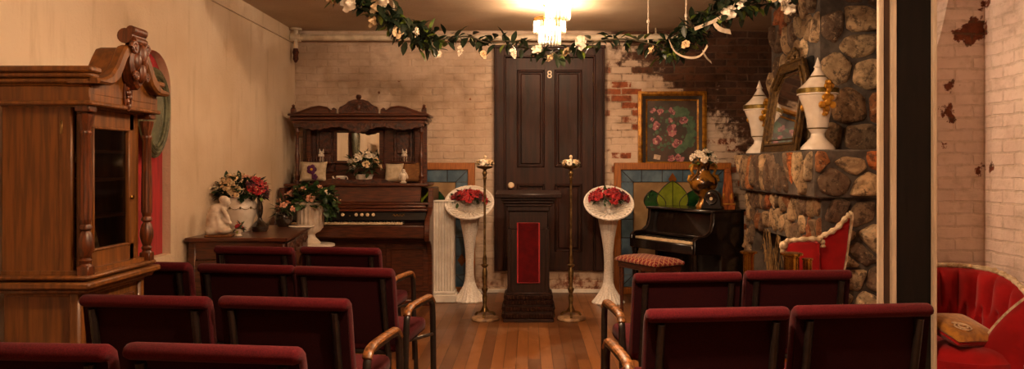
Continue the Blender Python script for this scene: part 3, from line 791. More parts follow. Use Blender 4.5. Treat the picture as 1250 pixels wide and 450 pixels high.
# ================================================================== ROSES, LEAVES
def rose_mesh(name, m, seed=0):
    R = random.Random(seed); b = MB()
    def petal(th, r0, r1, z0, z1, wd, curl, tip=.75):
        ph = R.uniform(0, 6)
        def fn(u, v):
            a = th + (u - .5) * wd * (math.sin(PI * (.12 + .70 * v)) ** .7) * (1 - (1 - tip) * v ** 3)
            r = r0 + (r1 - r0) * v + curl * v ** 3 - .10 * abs(u - .5) * v
            z = z0 + (z1 - z0) * math.sin(v * PI / 2) - .7 * curl * v ** 4 + .05 * math.sin(5 * u + ph) * v - .14 * (2 * abs(u - .5)) ** 2 * v
            return (r * math.cos(a), r * math.sin(a), z)
        b.grid(fn, 6, 5)
    b.lathe([(0, -.3), (.16, -.2), (.22, .1), (.17, .38), (.07, .50), (0, .46)], 9, fn=lambda a, z: 1 + .18 * math.sin(a * 2 + z * 7))
    for i in range(3): petal(i * 2.09 + .3, .20, .20, -.3, .58 + R.uniform(-.05, .05), 2.5, .06)
    for i in range(4): petal(i * 1.57 + R.uniform(-.3, .3), .20, .40, -.35, .52 + R.uniform(-.1, .08), 1.9, .16)
    for i in range(5): petal(i * 1.257 + R.uniform(-.3, .3), .20, .58 + R.uniform(-.06, .1), -.4, .34 + R.uniform(-.14, .1), 1.6, .24)
    for i in range(5): petal(i * 1.257 + R.uniform(-.35, .35), .18, .66 + R.uniform(-.08, .12), -.45, .18 + R.uniform(-.15, .12), 1.55, .24, .85)
    b.lathe([(0, -.62), (.16, -.5), (.2, -.3), (.1, -.1)], 8)
    return b.mesh(name, m, 50)
ROSE = {k_: rose_mesh('rose_' + k_, M['rose_' + k_], i) for i, k_ in enumerate(('white', 'cream', 'red', 'dark', 'pink'))}
for nm in ROSE: ROSE[nm].name = 'rose'
def add_leaf(b, p, d, L, W, up=None, R=rnd):
    d = Vector(d).normalized(); up = Vector(up or (R.uniform(-.4, .4), R.uniform(-.4, .4), 1))
    s = d.cross(up)
    s = s.normalized() if s.length > 1e-4 else Vector((1, 0, 0))
    n = s.cross(d).normalized(); p = Vector(p)
    vs, fs = [], []
    prof = ((0, .06), (.25, .75), (.5, 1), (.75, .7), (1, .02))
    droop = R.uniform(.05, .3)
    for t_, w_ in prof:
        c_ = p + d * (L * t_) - n * (L * droop * t_ * t_)
        vs += [c_ - s * (W * w_ / 2) + n * (W * .16 * w_), c_, c_ + s * (W * w_ / 2) + n * (W * .16 * w_)]
    for i in range(4):
        fs += [(3 * i, 3 * i + 1, 3 * i + 4, 3 * i + 3), (3 * i + 1, 3 * i + 2, 3 * i + 5, 3 * i + 4)]
    b.add(vs, fs)
def aim(o, d, R):
    o.rotation_euler = Vector(d).to_track_quat('Z', 'Y').to_euler()
def bouquet(name, label, loc, rad, roses, nleaf, leafmats=('leaf', 'leaf_light'), leaf=(.055, .03), seed=1, cat='flowers', low=.1, filler=0, group=None, zc=0, order_x=None):
    """roses: list of (colour, count, size); flowers spread on an upper half-ellipsoid of radii rad"""
    R = random.Random(seed); t = thing(name, label, cat, loc, 0, group)
    dirs = []
    tot = sum(r_[1] for r_ in roses)
    for i in range(tot):
        z = low + (1 - low) * (i + .5) / tot; a = i * 2.39996 + R.uniform(-.3, .3)
        q_ = math.sqrt(max(0, 1 - z * z)); dirs.append(Vector((q_ * math.cos(a), q_ * math.sin(a), z)))
    order = [r_ for r_ in roses for _ in range(r_[1])]; R.shuffle(order)
    if order_x:      # colours gathered from one side of the bunch to the other
        dirs.sort(key=lambda d_: d_.x + R.uniform(-.25, .25)); order.sort(key=lambda r_: order_x.index(r_[0]))
    for d_, (colr, _, sz) in zip(dirs, order):
        o = sub('rose', ROSE[colr], t, (d_.x * rad[0], d_.y * rad[1], zc + d_.z * rad[2]), sc=sz * R.uniform(.85, 1.12))
        aim(o, Vector((d_.x, d_.y, d_.z + .25)), R)
    b = MB()
    for i in range(nleaf):
        z = R.uniform(low - .35, 1); a = R.uniform(0, 2 * PI); q_ = math.sqrt(max(0, 1 - z * z)) 
        d_ = Vector((q_ * math.cos(a), q_ * math.sin(a), z)); f_ = R.uniform(.55, 1.0)
        b.cur = 0 if R.random() < .8 else 1
        add_leaf(b, (d_.x * rad[0] * f_, d_.y * rad[1] * f_, zc + d_.z * rad[2] * f_), d_ + Vector((R.uniform(-.6, .6), R.uniform(-.6, .6), R.uniform(-.7, .4))), leaf[0] * R.uniform(.7, 1.3), leaf[1] * R.uniform(.8, 1.2), R=R)
    b.cur = 0
    for i in range(10):
        a = R.uniform(0, 2 * PI); b.tube([(0, 0, zc - .02), (rad[0] * .7 * math.cos(a), rad[1] * .7 * math.sin(a), zc + rad[2] * .6)], .003, 5)
    fo_ = b.build('foliage', [M[m_] for m_ in leafmats], t, 80)
    if filler:
        b = MB()
        for i in range(filler):
            z = R.uniform(.1, 1); a = R.uniform(0, 2 * PI); q_ = math.sqrt(1 - z * z); f_ = R.uniform(.9, 1.18)
            b.ell((q_ * math.cos(a) * rad[0] * f_, q_ * math.sin(a) * rad[1] * f_, zc + z * rad[2] * f_), (.006, .006, .006), 6, 4)
        b.build('small_blossoms', M['rose_cream'], t)
    return t

# ================================================================== REED ORGAN (back left)
OX = -1.715
t = thing('reed_organ', 'carved dark walnut reed organ with high mirrored top against back wall', 'organ', (OX, 7.915, 0))
yb = .30     # rear face
hw, lw = .66, .75
b = MB(); b.box((.015, -.02, .35), (2 * lw - .06, .56, .68), .006); b.box((.015, -.05, .03), (2 * lw, .66, .06), .008)
b.box((.015, .02, .80), (2 * lw - .04, .54, .30)); b.build('lower_case', M['walnut'], t)
for x in (-.5, 0.015, .53):
    b = MB(); b.box((x, -.306, .36), (.42, .014, .46), .006); b.box((x, -.314, .36), (.32, .014, .36), .008); b.build('knee_panel', M['walnut'], t)
b = MB(); b.box((.015, -.33, .69), (2 * lw - .02, .34, .05), .008); b.box((.015, -.485, .725), (2 * lw - .05, .05, .12), .012); b.box((.015, -.50, .775), (2 * lw - .05, .025, .018), .005); b.build('key_bed', M['walnut'], t)
b = MB()
for s in (-1, 1):
    pr = [(-.52, .64), (-.535, .68), (-.52, .80), (-.47, .86), (-.36, .885), (-.26, .95), (-.24, 1.14), (.25, 1.14), (.25, .06), (-.30, .06), (-.31, .45), (-.36, .58), (-.44, .63)]
    b.prism(pr, .05, (.015 + s * (lw - .015), 0, 0), .006, (0, 0, PI / 2))
ck_ = b.build('cheek', M['walnut'], t)
# two separate cheeks: rebuild as individual parts
bpy.data.objects.remove(ck_)
for s in (-1, 1):
    b = MB(); b.prism(pr, .05, (.015 + s * (lw - .015), 0, 0), .006, (0, 0, PI / 2)); b.build('cheek', M['walnut'], t)
kb = MB(); nk = 44; kw = 1.06; kx0 = -.53 - .02
for i in range(nk): kb.box((kx0 + kw * (i + .5) / nk, -.42, .803), (kw / nk - .0016, .13, .018), .002)
ko = kb.build('keyboard', M['ivory'], t)
kb = MB()
for i in range(nk):
    if i % 7 in (0, 1, 3, 4, 5): kb.box((kx0 + kw * (i + 1) / nk, -.385, .815), (.012, .08, .018), .002)
kb.build('black_keys', M['ebony'], ko)
b = MB(); b.box((.015, -.345, .868), (2 * lw - .09, .02, .085), .002, (-.25, 0, 0)); fb = b.build('stop_rail', M['ebony'], t)
for i, x in enumerate((-.27, -.215, -.16, -.06, .07, .125, .18, .235)):
    b = MB(); b.lathe([(.008, 0), (.008, .03), (.016, .034), (.017, .045), (.012, .052), (0, .053)], 12, (x - .02, -.352, .875), R=(PI / 2 - .2, 0, 0)); b.build('stop_knob', M['ivory'], fb)
for x in (-.40, -.345, 0.0):
    b = MB(); b.lathe([(.007, 0), (.007, .012), (.0, .014)], 10, (x - .02, -.356, .87), R=(PI / 2 - .2, 0, 0)); b.build('stop_knob', M['old_brass'], fb)
b = MB(); b.tube(spline([(.40 + .010 * i, -.358, .876 + .010 * math.sin(i * 2.0)) for i in range(12)], 4), .0022, 5); b.build('gilt_script', M['gold'], fb)
b = MB(); b.box((.015, -.31, .925), (2 * lw - .06, .14, .024), .006); b.box((.015, -.285, .955), (2 * lw - .10, .10, .03), .008); b.box((.015, -.27, .985), (2 * lw - .06, .12, .022), .006); b.build('ledge_moulding', M['walnut'], t)
b = MB(); b.box((-.005, -.15, 1.085), (1.30, .025, .19), .006, (-.22, 0, 0)); md = b.build('music_desk', M['walnut'], t)
b = MB(); b.prism([(-.42, 0), (.42, 0), (.42, .02), (.34, .03), (.28, .06), (.2, .065), (.1, .055), (-.1, .055), (-.2, .065), (-.28, .06), (-.34, .03), (-.42, .02)], .025, (-.005, -.128, 1.165), .004); b.build('shaped_top', M['walnut_carved'], md)
b = MB(); b.box((0, .05, 1.165), (2 * lw - .06, .46, .03), .008); b.build('top_shelf', M['walnut'], t)
# upper back
b = MB(); b.box((0, yb - .03, 1.50), (2 * hw - .02, .04, .66)); b.build('back_board', M['walnut'], t)
for s in (-1, 1):
    b = MB(); b.box((s * .405, yb - .06, 1.52), (.20, .03, .46), .006); b.box((s * .405, yb - .08, 1.60), (.14, .02, .24), .01); b.build('carved_panel', M['walnut_carved'], t)
    b = MB(); b.box((s * .56, yb - .10, 1.48), (.05, .12, .62), .006); b.build('side_stile', M['walnut'], t)
    b = MB(); c0 = (s * (hw - .03), -.02, 1.18)
    b.lathe([(.03, 0), (.03, .03), (.02, .04), (.028, .07), (.018, .09), (.016, .12), (.024, .24), (.026, .28), (.018, .32), (.016, .5), (.026, .52), (.02, .54), (.028, .57), (.028, .60)], 14, c0); b.build('turned_column', M['walnut'], t)
    b = MB(); b.box((s * .43, yb - .15, 1.388), (.24, .2, .02), .006); b.prism([(-.11, 0), (.11, 0), (.07, -.04), (.03, -.08), (0, -.10), (-.03, -.08), (-.07, -.04)], .12, (s * .43, yb - .11, 1.38), .006)
    bs = b.build('bracket_shelf', M['walnut'], t)
    b = MB()
    for i in range(9):
        x = s * .43 - .105 + .21 * i / 8; b.lathe([(.005, 0), (.008, .015), (.004, .03), (.008, .04), (.004, .05)], 8, (x, yb - .24, 1.398))
    b.box((s * .43, yb - .24, 1.45), (.23, .012, .008)); b.build('gallery_rail', M['walnut'], bs)
b = MB(); b.box((-.06, yb - .075, 1.555), (.53, .03, .36), .008); mfr = b.build('mirror_frame', M['walnut'], t)
b = MB(); b.box((-.06, yb - .093, 1.555), (.44, .006, .29)); b.build('mirror_glass', M['mirror'], mfr)
# canopy
b = MB(); b.box((0, .12, 1.80), (2 * hw + .02, .36, .03), .006); b.box((0, .12, 1.835), (2 * hw + .07, .40, .035), .01); b.box((0, .12, 1.87), (2 * hw + .10, .43, .025), .008); b.build('canopy', M['walnut'], t)
fret = [(-hw, 1.79)]
for i in range(61):
    x = -hw + 2 * hw * i / 60; xx = abs(x) / hw
    fret.append((x, 1.79 - .035 - .03 * (math.cos(xx * PI * 3.0) * .5 + .5) - .022 * math.exp(-((abs(x)) / .12) ** 2) * 1.4 - .012 * abs(math.sin(i * .9))))
fret.append((hw, 1.79))
b = MB(); b.prism(fret, .02, (0, -.05, 0), .004); b.build('fretwork_apron', M['walnut_carved'], t)
crest = [(x_, 1.88 + (z_ - 1.88) * .82) for x_, z_ in [(-.20, 1.88), (-.20, 1.93), (-.19, 1.965), (-.16, 1.98), (-.13, 2.0), (-.10, 2.035), (-.05, 2.055), (0, 2.06), (.05, 2.055), (.10, 2.035), (.13, 2.0), (.16, 1.98), (.19, 1.965), (.20, 1.93), (.20, 1.88)]]
b = MB(); b.prism(crest, .045, (0, -.05, 0), .008)
for i in range(5): b.tube(spline([(.12 * math.cos(a) * (1 - i * .16), -.075, 1.91 + .09 * math.sin(a) * (1 - i * .16)) for a in [PI * j / 8 for j in range(9)]], 3), .007, 6)
b.ell((0, -.08, 1.95), (.03, .015, .04), 10, 7); b.lathe([(.01, 0), (.022, .012), (.03, .03), (.022, .05), (0, .055)], 12, (0, -.05, 2.022)); b.build('centre_crest', M['walnut_carved'], t)
for s in (-1, 1):
    wing = [(x_, 1.88 + (z_ - 1.88) * .85) for x_, z_ in [(.225, 1.88), (.225, 1.935), (.25, 1.955), (.27, 1.94), (.265, 1.925), (.285, 1.93), (.32, 1.965), (.40, 1.98), (.48, 1.965), (.56, 1.93), (.62, 1.905), (.66, 1.90), (.66, 1.88)]]
    b = MB(); b.prism([(s * x, z) for x, z in wing], .035, (0, -.05, 0), .005); b.tube(spline([(s * x, -.07, z - .018) for x, z in wing[5:12]], 4), .007, 6); b.build('crest_wing', M['walnut'], t)
    b = MB(); b.box((s * (hw + .0), -.05, 1.90), (.05, .05, .06), .006); b.lathe([(.022, 0), (.026, .012), (.012, .025), (.018, .04), (0, .055)], 10, (s * hw, -.05, 1.925)); b.build('corner_block', M['walnut'], t)

# things on the organ
def pillow(name, label, loc, w_, h_, th, m, rot, cat='pillow', group=None):
    b = MB()
    def fn(sg):
        def f(u, v):
            x, z = (u - .5) * 2, (v - .5) * 2
            e = (max(0, 1 - abs(x) ** 2.6) * max(0, 1 - abs(z) ** 2.6)) ** .42
            pin = 1 - .07 * (1 - x * x) * abs(z) ** 3 ; pin2 = 1 - .07 * (1 - z * z) * abs(x) ** 3
            return (x * w_ / 2 * pin2, sg * th / 2 * e, z * h_ / 2 * pin)
        return f
    b.grid(fn(-1), 17, 17); b.grid(fn(1), 17, 17)
    o = b.build(name, m, None, 60); o.location = loc; o.rotation_euler = rot
    return tag(o, label, cat, group)
pw = thing('pansy_pillow', 'small white pillow with purple pansy, standing left on the organ shelf', 'pillow', (-2.175, 7.875, 1.195))
o = pillow('cushion', '', (0, 0, .105), .27, .21, .09, M['pillow_white'], (-.3, 0, .05)); o.parent = pw
for k_ in ('label', 'category'): del o[k_]
def flower_disc(px, pz, r_):
    b = MB()
    for i in range(5):
        a = 2 * PI * i / 5; b.ell((px + r_ * .55 * math.cos(a), -.065 + .03, pz + r_ * .55 * math.sin(a)), (r_ * .55, .006, r_ * .55), 10, 6)
    return b
b = flower_disc(.0, .125, .048); fl = b.build('pansy', M['pansy'], pw); fl.location = (0, -.03, 0)
b = MB(); b.ell((0, -.045, .125), (.014, .008, .014), 8, 6); e_ = b.build('pansy_eye', M['yellow'], fl)
b = flower_disc(.03, .05, .03); fl2 = b.build('pansy', M['pansy'], pw); fl2.location = (0, -.03, 0)
pillow('pillow', 'small white pillow propped right of the plant on the organ shelf', (-1.37, 7.935, 1.285), .19, .20, .08, M['pillow_white'], (-.25, 0, -.05))
pillow('pillow', 'small brown striped pillow at the right end of the organ shelf', (-1.20, 7.985, 1.29), .19, .21, .08, M['pillow_brown'], (-.2, 0, 0))
b = MB(); b.lathe([(.03, 0), (.034, .006), (.025, .015), (.045, .04), (.052, .06), (.04, .075), (0, .078)], 18); b.tube([(.048 + .022 * math.sin(a), 0, .045 + .024 * math.cos(a)) for a in [PI * i / 9 for i in range(10)]], .006, 6); b.tube(spline([(-.045, 0, .035), (-.07, 0, .05), (-.08, 0, .07)], 4), .008, 6)
o = b.build('teapot', M['ceramic']); tag(o, 'little white painted teapot on the organ shelf left of the plant', 'teapot'); o.location = (-1.895, 7.855, 1.182)
b = MB(); b.ell((-.005, -.042, .042), (.018, .01, .016), 8, 6); b.build('painted_flower', M['rose_red'], o)
b = MB(); b.ell((.022, -.042, .034), (.012, .008, .01), 8, 6); b.ell((-.03, -.04, .034), (.012, .008, .01), 8, 6); b.build('painted_leaf', M['ebony'], o)
pot = MB(); pot.lathe([(.05, 0), (.06, .01), (.075, .04), (.085, .075), (.095, .085), (.085, .088), (.07, .06), (0, .05)], 36, fn=lambda a, z: 1 + .07 * math.cos(9 * a) * min(1, z / .05))
o = pot.build('scalloped_pot', M['ceramic']); tag(o, 'white scalloped pot holding the plant in the middle of the organ shelf', 'pot'); o.location = (-1.66, 7.865, 1.182)
bouquet('potted_lilies', 'pale lilies with dark leaves in the scalloped pot before the organ mirror', (-1.66, 7.865, 1.27), (.165, .1, .19), [('white', 9, .06), ('cream', 3, .05)], 100, ('leaf', 'ivy'), (.08, .035), 5, low=.3, zc=.02)
def figurine(label, loc, s=1, first=None):
    if first:
        o = first.copy(); C.objects.link(o); o['label'] = label; o.location = loc; return o
    b = MB(); b.lathe([(.028, 0), (.03, .008), (.022, .014), (.026, .03), (.03, .05), (.024, .075), (.012, .088), (0, .09)], 14)
    b.ell((-.012, 0, .098), (.015, .014, .017)); b.ell((.014, 0, .096), (.014, .014, .016)); b.ell((-.018, 0, .12), (.006, .006, .014)); b.ell((.02, 0, .118), (.006, .006, .014)); b.ell((-.02, -.01, .06), (.012, .012, .022)); b.ell((.02, -.01, .06), (.012, .012, .022))
    o = b.build('figurine', M['bisque']); o.location = loc
    return tag(o, label, 'figurine', 'white figurines on the organ')
f1 = figurine('small white china figurine on the left bracket shelf of the organ', (OX - .43, 8.065, 1.40))
figurine('small white china figurine on the right bracket shelf of the organ', (OX + .43, 8.065, 1.40), first=f1)
b = MB(); b.lathe([(.03, 0), (.032, .01), (.018, .02), (.03, .05), (.034, .08), (.02, .10), (0, .105)], 14); b.ell((0, 0, .12), (.02, .02, .024)); b.ell((-.03, -.005, .08), (.014, .012, .04), R=(0, .4, 0)); b.ell((.03, -.005, .08), (.014, .012, .04), R=(0, -.4, 0))
o = b.build('angel_figurine', M['bisque']); o.location = (-1.255, 7.815, 1.182); tag(o, 'white winged figurine standing before the two pillows on the organ', 'figurine')

# ================================================================== LEFT SIDE TABLE AND ITS THINGS
t = thing('side_table', 'dark polished wood table along the left wall under the flower vases', 'table', (-2.10, 6.23, 0))
b = MB(); plan = [(-.38, -.62), (.36, -.62), (.36, -.56), (.19, .62), (-.38, .62)]
b.prism([(x, -y) for x, y in plan], .03, (0, 0, .82), .006, (PI / 2, 0, 0)); b.build('table_top', M['walnut'], t)
RS = Vector((.145 - .32, .57 + .57, 0)); RA = math.atan2(RS.y, RS.x)     # slanting right side
b = MB(); b.box((-.02, -.585, .74), (.68, .02, .13), .004); b.box((-.11, .585, .74), (.5, .02, .13), .004); b.box((-.34, 0, .74), (.02, 1.15, .13), .004); b.box((.232, 0, .74), (RS.length, .02, .13), .003, (0, 0, RA)); b.build('apron', M['walnut'], t)
for x, y in ((-.335, -.575), (.305, -.575), (-.335, .575), (.14, .575)):
    b = MB(); b.box((x, y, .40), (.05, .05, .79), .006); b.build('leg', M['walnut'], t)
b = MB(); b.box((-.02, -.59, .36), (.60, .015, .62), .004); b.build('end_panel', M['walnut'], t)
b = MB(); b.T = Matrix.Translation((.245, 0, 0)) @ Matrix.Rotation(RA - PI / 2, 4, 'Z')
for y in (-.38, 0, .38):
    b.box((.012, y, .74), (.012, .33, .10), .005); b.ell((.02, y, .74), (.01, .05, .035), 10, 7)
    for q_ in (-1, 1): b.ell((.02, y + q_ * .10, .74), (.008, .04, .02), 8, 6)
b.build('carved_panel', M['walnut_carved'], t)
b = MB(); b.T = Matrix.Translation((.245, 0, 0)) @ Matrix.Rotation(RA - PI / 2, 4, 'Z')
b.prism([(-.53, .67), (-.50, .67), (-.44, .60), (-.36, .58), (-.20, .64), (-.08, .60), (0, .56), (.08, .60), (.20, .64), (.36, .58), (.44, .60), (.50, .67), (.53, .67), (.53, .69), (-.53, .69)], .02, (0, 0, 0), .004, (0, 0, PI / 2)); b.build('scalloped_apron', M['walnut_carved'], t)

def remeshed(b, name, m, vox=.007, smooth=4):
    o = b.build(name, m, None, 180)
    md_ = o.modifiers.new('remesh', 'REMESH'); md_.mode = 'VOXEL'; md_.voxel_size = vox; md_.use_smooth_shade = True
    ms_ = o.modifiers.new('smooth', 'SMOOTH'); ms_.factor = .5; ms_.iterations = smooth
    return o
# kneeling statue: draped body, bowed head
st = thing('angel_statue', 'white plaster statue of a kneeling draped figure at the near table corner', 'statue', (-2.27, 5.72, .8355), .2)
b = MB()
b.ell((-.02, 0, .06), (.075, .06, .07)); b.ell((-.03, .0, .12), (.055, .05, .07)); b.ell((-.025, 0, .175), (.05, .042, .05)); b.ell((.01, 0, .195), (.05, .035, .03), R=(0, .3, 0)); b.ell((.02, -.005, .215), (.022, .022, .03)); b.ell((.045, -.01, .24), (.034, .03, .038)); b.ell((.03, .0, .255), (.036, .034, .03))
b.ell((.076, -.01, .232), (.010, .010, .010)); b.ell((.05, -.035, .15), (.018, .018, .06), R=(0, -.5, 0)); b.ell((.055, -.03, .10), (.045, .017, .017), R=(0, .5, 0)); b.ell((-.075, .01, .14), (.014, .03, .08), R=(0, .25, 0)); b.ell((.03, -.02, .03), (.06, .05, .03)); b.ell((-.06, -.02, .03), (.04, .045, .035)); b.ell((-.05, -.03, .09), (.015, .02, .07), R=(0, .1, 0)); b.ell((.0, -.045, .08), (.012, .015, .07), R=(0, -.15, 0))
o = remeshed(b, 'figure', M['bisque'], .0065, 3); o.parent = st; o.location = (0, 0, .016)
b = MB(); b.box((0, 0, .008), (.19, .13, .016), .004); b.build('wood_base', M['oak'], st)
b = MB(); b.lathe([(.02, 0), (.024, .006), (.014, .016), (.024, .045), (.028, .055), (.0, .05)], 14); o = b.build('posy_cup', M['ceramic']); o.location = (-2.135, 5.74, .8355); tag(o, 'tiny white cup holding a posy beside the kneeling statue', 'cup')
bouquet('rose_posy', 'tiny posy of dark red flowers in the cup beside the statue', (-2.135, 5.74, .885), (.03, .03, .055), [('red', 3, .02), ('pink', 2, .015)], 24, leaf=(.035, .018), seed=9)
# big white vase with swag relief
t = thing('white_vase', 'large white bulbous vase with gilt swags on the side table', 'vase', (-2.29, 6.20, .8355))
b = MB(); b.lathe([(.075, 0), (.08, .012), (.078, .03), (.10, .09), (.122, .15), (.128, .185), (.118, .22), (.10, .245), (.10, .262), (.108, .27), (.095, .268), (.088, .24), (0, .2)], 36); b.build('body', M['ceramic'], t)
b = MB()
for i in range(10):
    a0 = 2 * PI * i / 10
    b.tube([(.131 * math.cos(a0 + .63 * s_), .131 * math.sin(a0 + .63 * s_), .195 - .018 * math.sin(PI * s_)) for s_ in [j / 8 for j in range(9)]], .002, 5); b.ell((.131 * math.cos(a0), .131 * math.sin(a0), .19), (.007, .007, .012), 6, 5)
b.build('gilt_swag', M['gold_band'], t)
bouquet('mixed_bouquet', 'large bouquet of cream, white and red roses in the white vase', (-2.29, 6.20, 1.125), (.20, .13, .15), [('cream', 8, .058), ('white', 4, .062), ('pink', 2, .04), ('dark', 3, .058), ('red', 3, .058)], 210, ('leaf', 'garland_leaf'), (.065, .034), 3, low=.12, filler=90, order_x=['white', 'cream', 'pink', 'dark', 'red'])
b = MB(); b.lathe([(.055, 0), (.066, .02), (.068, .04), (.045, .065), (.02, .09), (.015, .11), (.024, .15), (.026, .19), (.018, .23), (.022, .262), (.024, .27), (.016, .265), (.0, .25)], 20); o = b.build('bud_vase', M['dark_vase']); o.location = (-2.13, 6.17, .8355); tag(o, 'slim dark glass bud vase right of the large white vase', 'vase')
bouquet('red_spray', 'deep red roses leaning from the slim dark bud vase', (-2.13, 6.17, 1.115), (.05, .05, .06), [('red', 3, .045), ('dark', 1, .045)], 30, leaf=(.05, .025), seed=12)
b = MB(); b.lathe([(.05, 0), (.055, .01), (.07, .05), (.075, .09), (.062, .12), (.055, .125), (.05, .11), (0, .1)], 20); o = b.build('dark_pot', M['dark_vase']); o.location = (-2.10, 6.68, .8355); tag(o, 'round dark pot at the far end of the side table', 'pot')
bouquet('pink_lilies', 'small pink flowers in the round dark pot at far table end', (-2.10, 6.68, .965), (.085, .07, .10), [('pink', 5, .034)], 40, ('leaf', 'vine'), (.07, .022), 14)
b = MB(); b.lathe([(.10, 0), (.11, .006), (.105, .012), (0, .012)], 24); o = b.build('glass_dish', M['ceramic']); o.location = (-1.93, 6.62, .8355); tag(o, 'flat white dish at the far end of the side table', 'dish')

# stand, fluted planter
t = thing('round_stand', 'low round white-topped stand under the fluted white planter', 'stand', (-1.98, 7.10, 0))
b = MB(); b.lathe([(.20, .62), (.21, .626), (.21, .64), (.2, .646), (0, .646)], 32); b.build('stand_top', M['ceramic'], t)
b = MB(); b.lathe([(.14, 0), (.145, .02), (.06, .05), (.035, .12), (.045, .3), (.03, .5), (.06, .6), (.1, .62)], 20); b.build('pedestal', M['walnut'], t)
t = thing('fluted_planter', 'white fluted urn planter overflowing with ivy, before the organ', 'planter', (-1.98, 7.08, .647))
b = MB(); b.lathe([(.085, 0), (.088, .014), (.075, .03), (.045, .06), (.038, .085), (.05, .098)], 28); b.build('foot', M['plaster_urn'], t)
b = MB(); b.lathe([(.05, .098), (.085, .115), (.108, .15), (.116, .19), (.118, .30), (.125, .345), (.14, .36), (.142, .372), (.13, .378), (.11, .35), (0, .32)], 72, fn=lambda a, z: 1 + (.035 * math.cos(18 * a) if .12 < z < .35 else 0)); b.build('fluted_bowl', M['plaster_urn'], t)
iv = bouquet('ivy_arrangement', 'trailing green ivy with peach roses in the fluted planter', (-1.98, 7.08, 1.02), (.23, .15, .15), [('pink', 6, .05), ('white', 2, .04), ('cream', 1, .02)], 260, ('ivy', 'leaf'), (.07, .055), 21, low=.05, filler=30, order_x=['pink', 'white', 'cream'])
b = MB(); R = random.Random(8)
for i in range(70):
    b.cur = 0 if R.random() < .6 else 1
    add_leaf(b, (.13 + R.uniform(0, .1), R.uniform(-.13, .05), R.uniform(-.13, .12)), (R.uniform(-.2, 1), R.uniform(-.6, .3), R.uniform(-1, .2)), .06, .055, R=R)
b.build('trailing_ivy', [M['ivy'], M['leaf']], iv, 80)

# ================================================================== WHITE COLUMN, STAINED GLASS
t = thing('fluted_column', 'short white fluted column between the organ and left wicker stand', 'column', (-.855, 7.82, 0))
b = MB(); b.box((0, 0, .04), (.28, .24, .08), .008); b.box((0, 0, .095), (.255, .22, .03), .008); b.build('plinth', M['white_paint'], t)
b = MB(); fl_ = []
for i in range(41):
    x = -.115 + .23 * i / 40; fl_.append((x, -.09 + (.012 if (i % 5) in (2, 3) else 0)))
b.add([(x, y, .11) for x, y in fl_] + [(x, y, 1.0) for x, y in fl_], [(i, i + 1, 42 + i, 41 + i) for i in range(40)])
b.box((0, .01, .555), (.23, .17, .89)); b.build('shaft', M['white_paint'], t)
b = MB(); b.box((0, 0, 1.005), (.24, .2, .012), .003); b.build('cap', M['white_paint'], t)

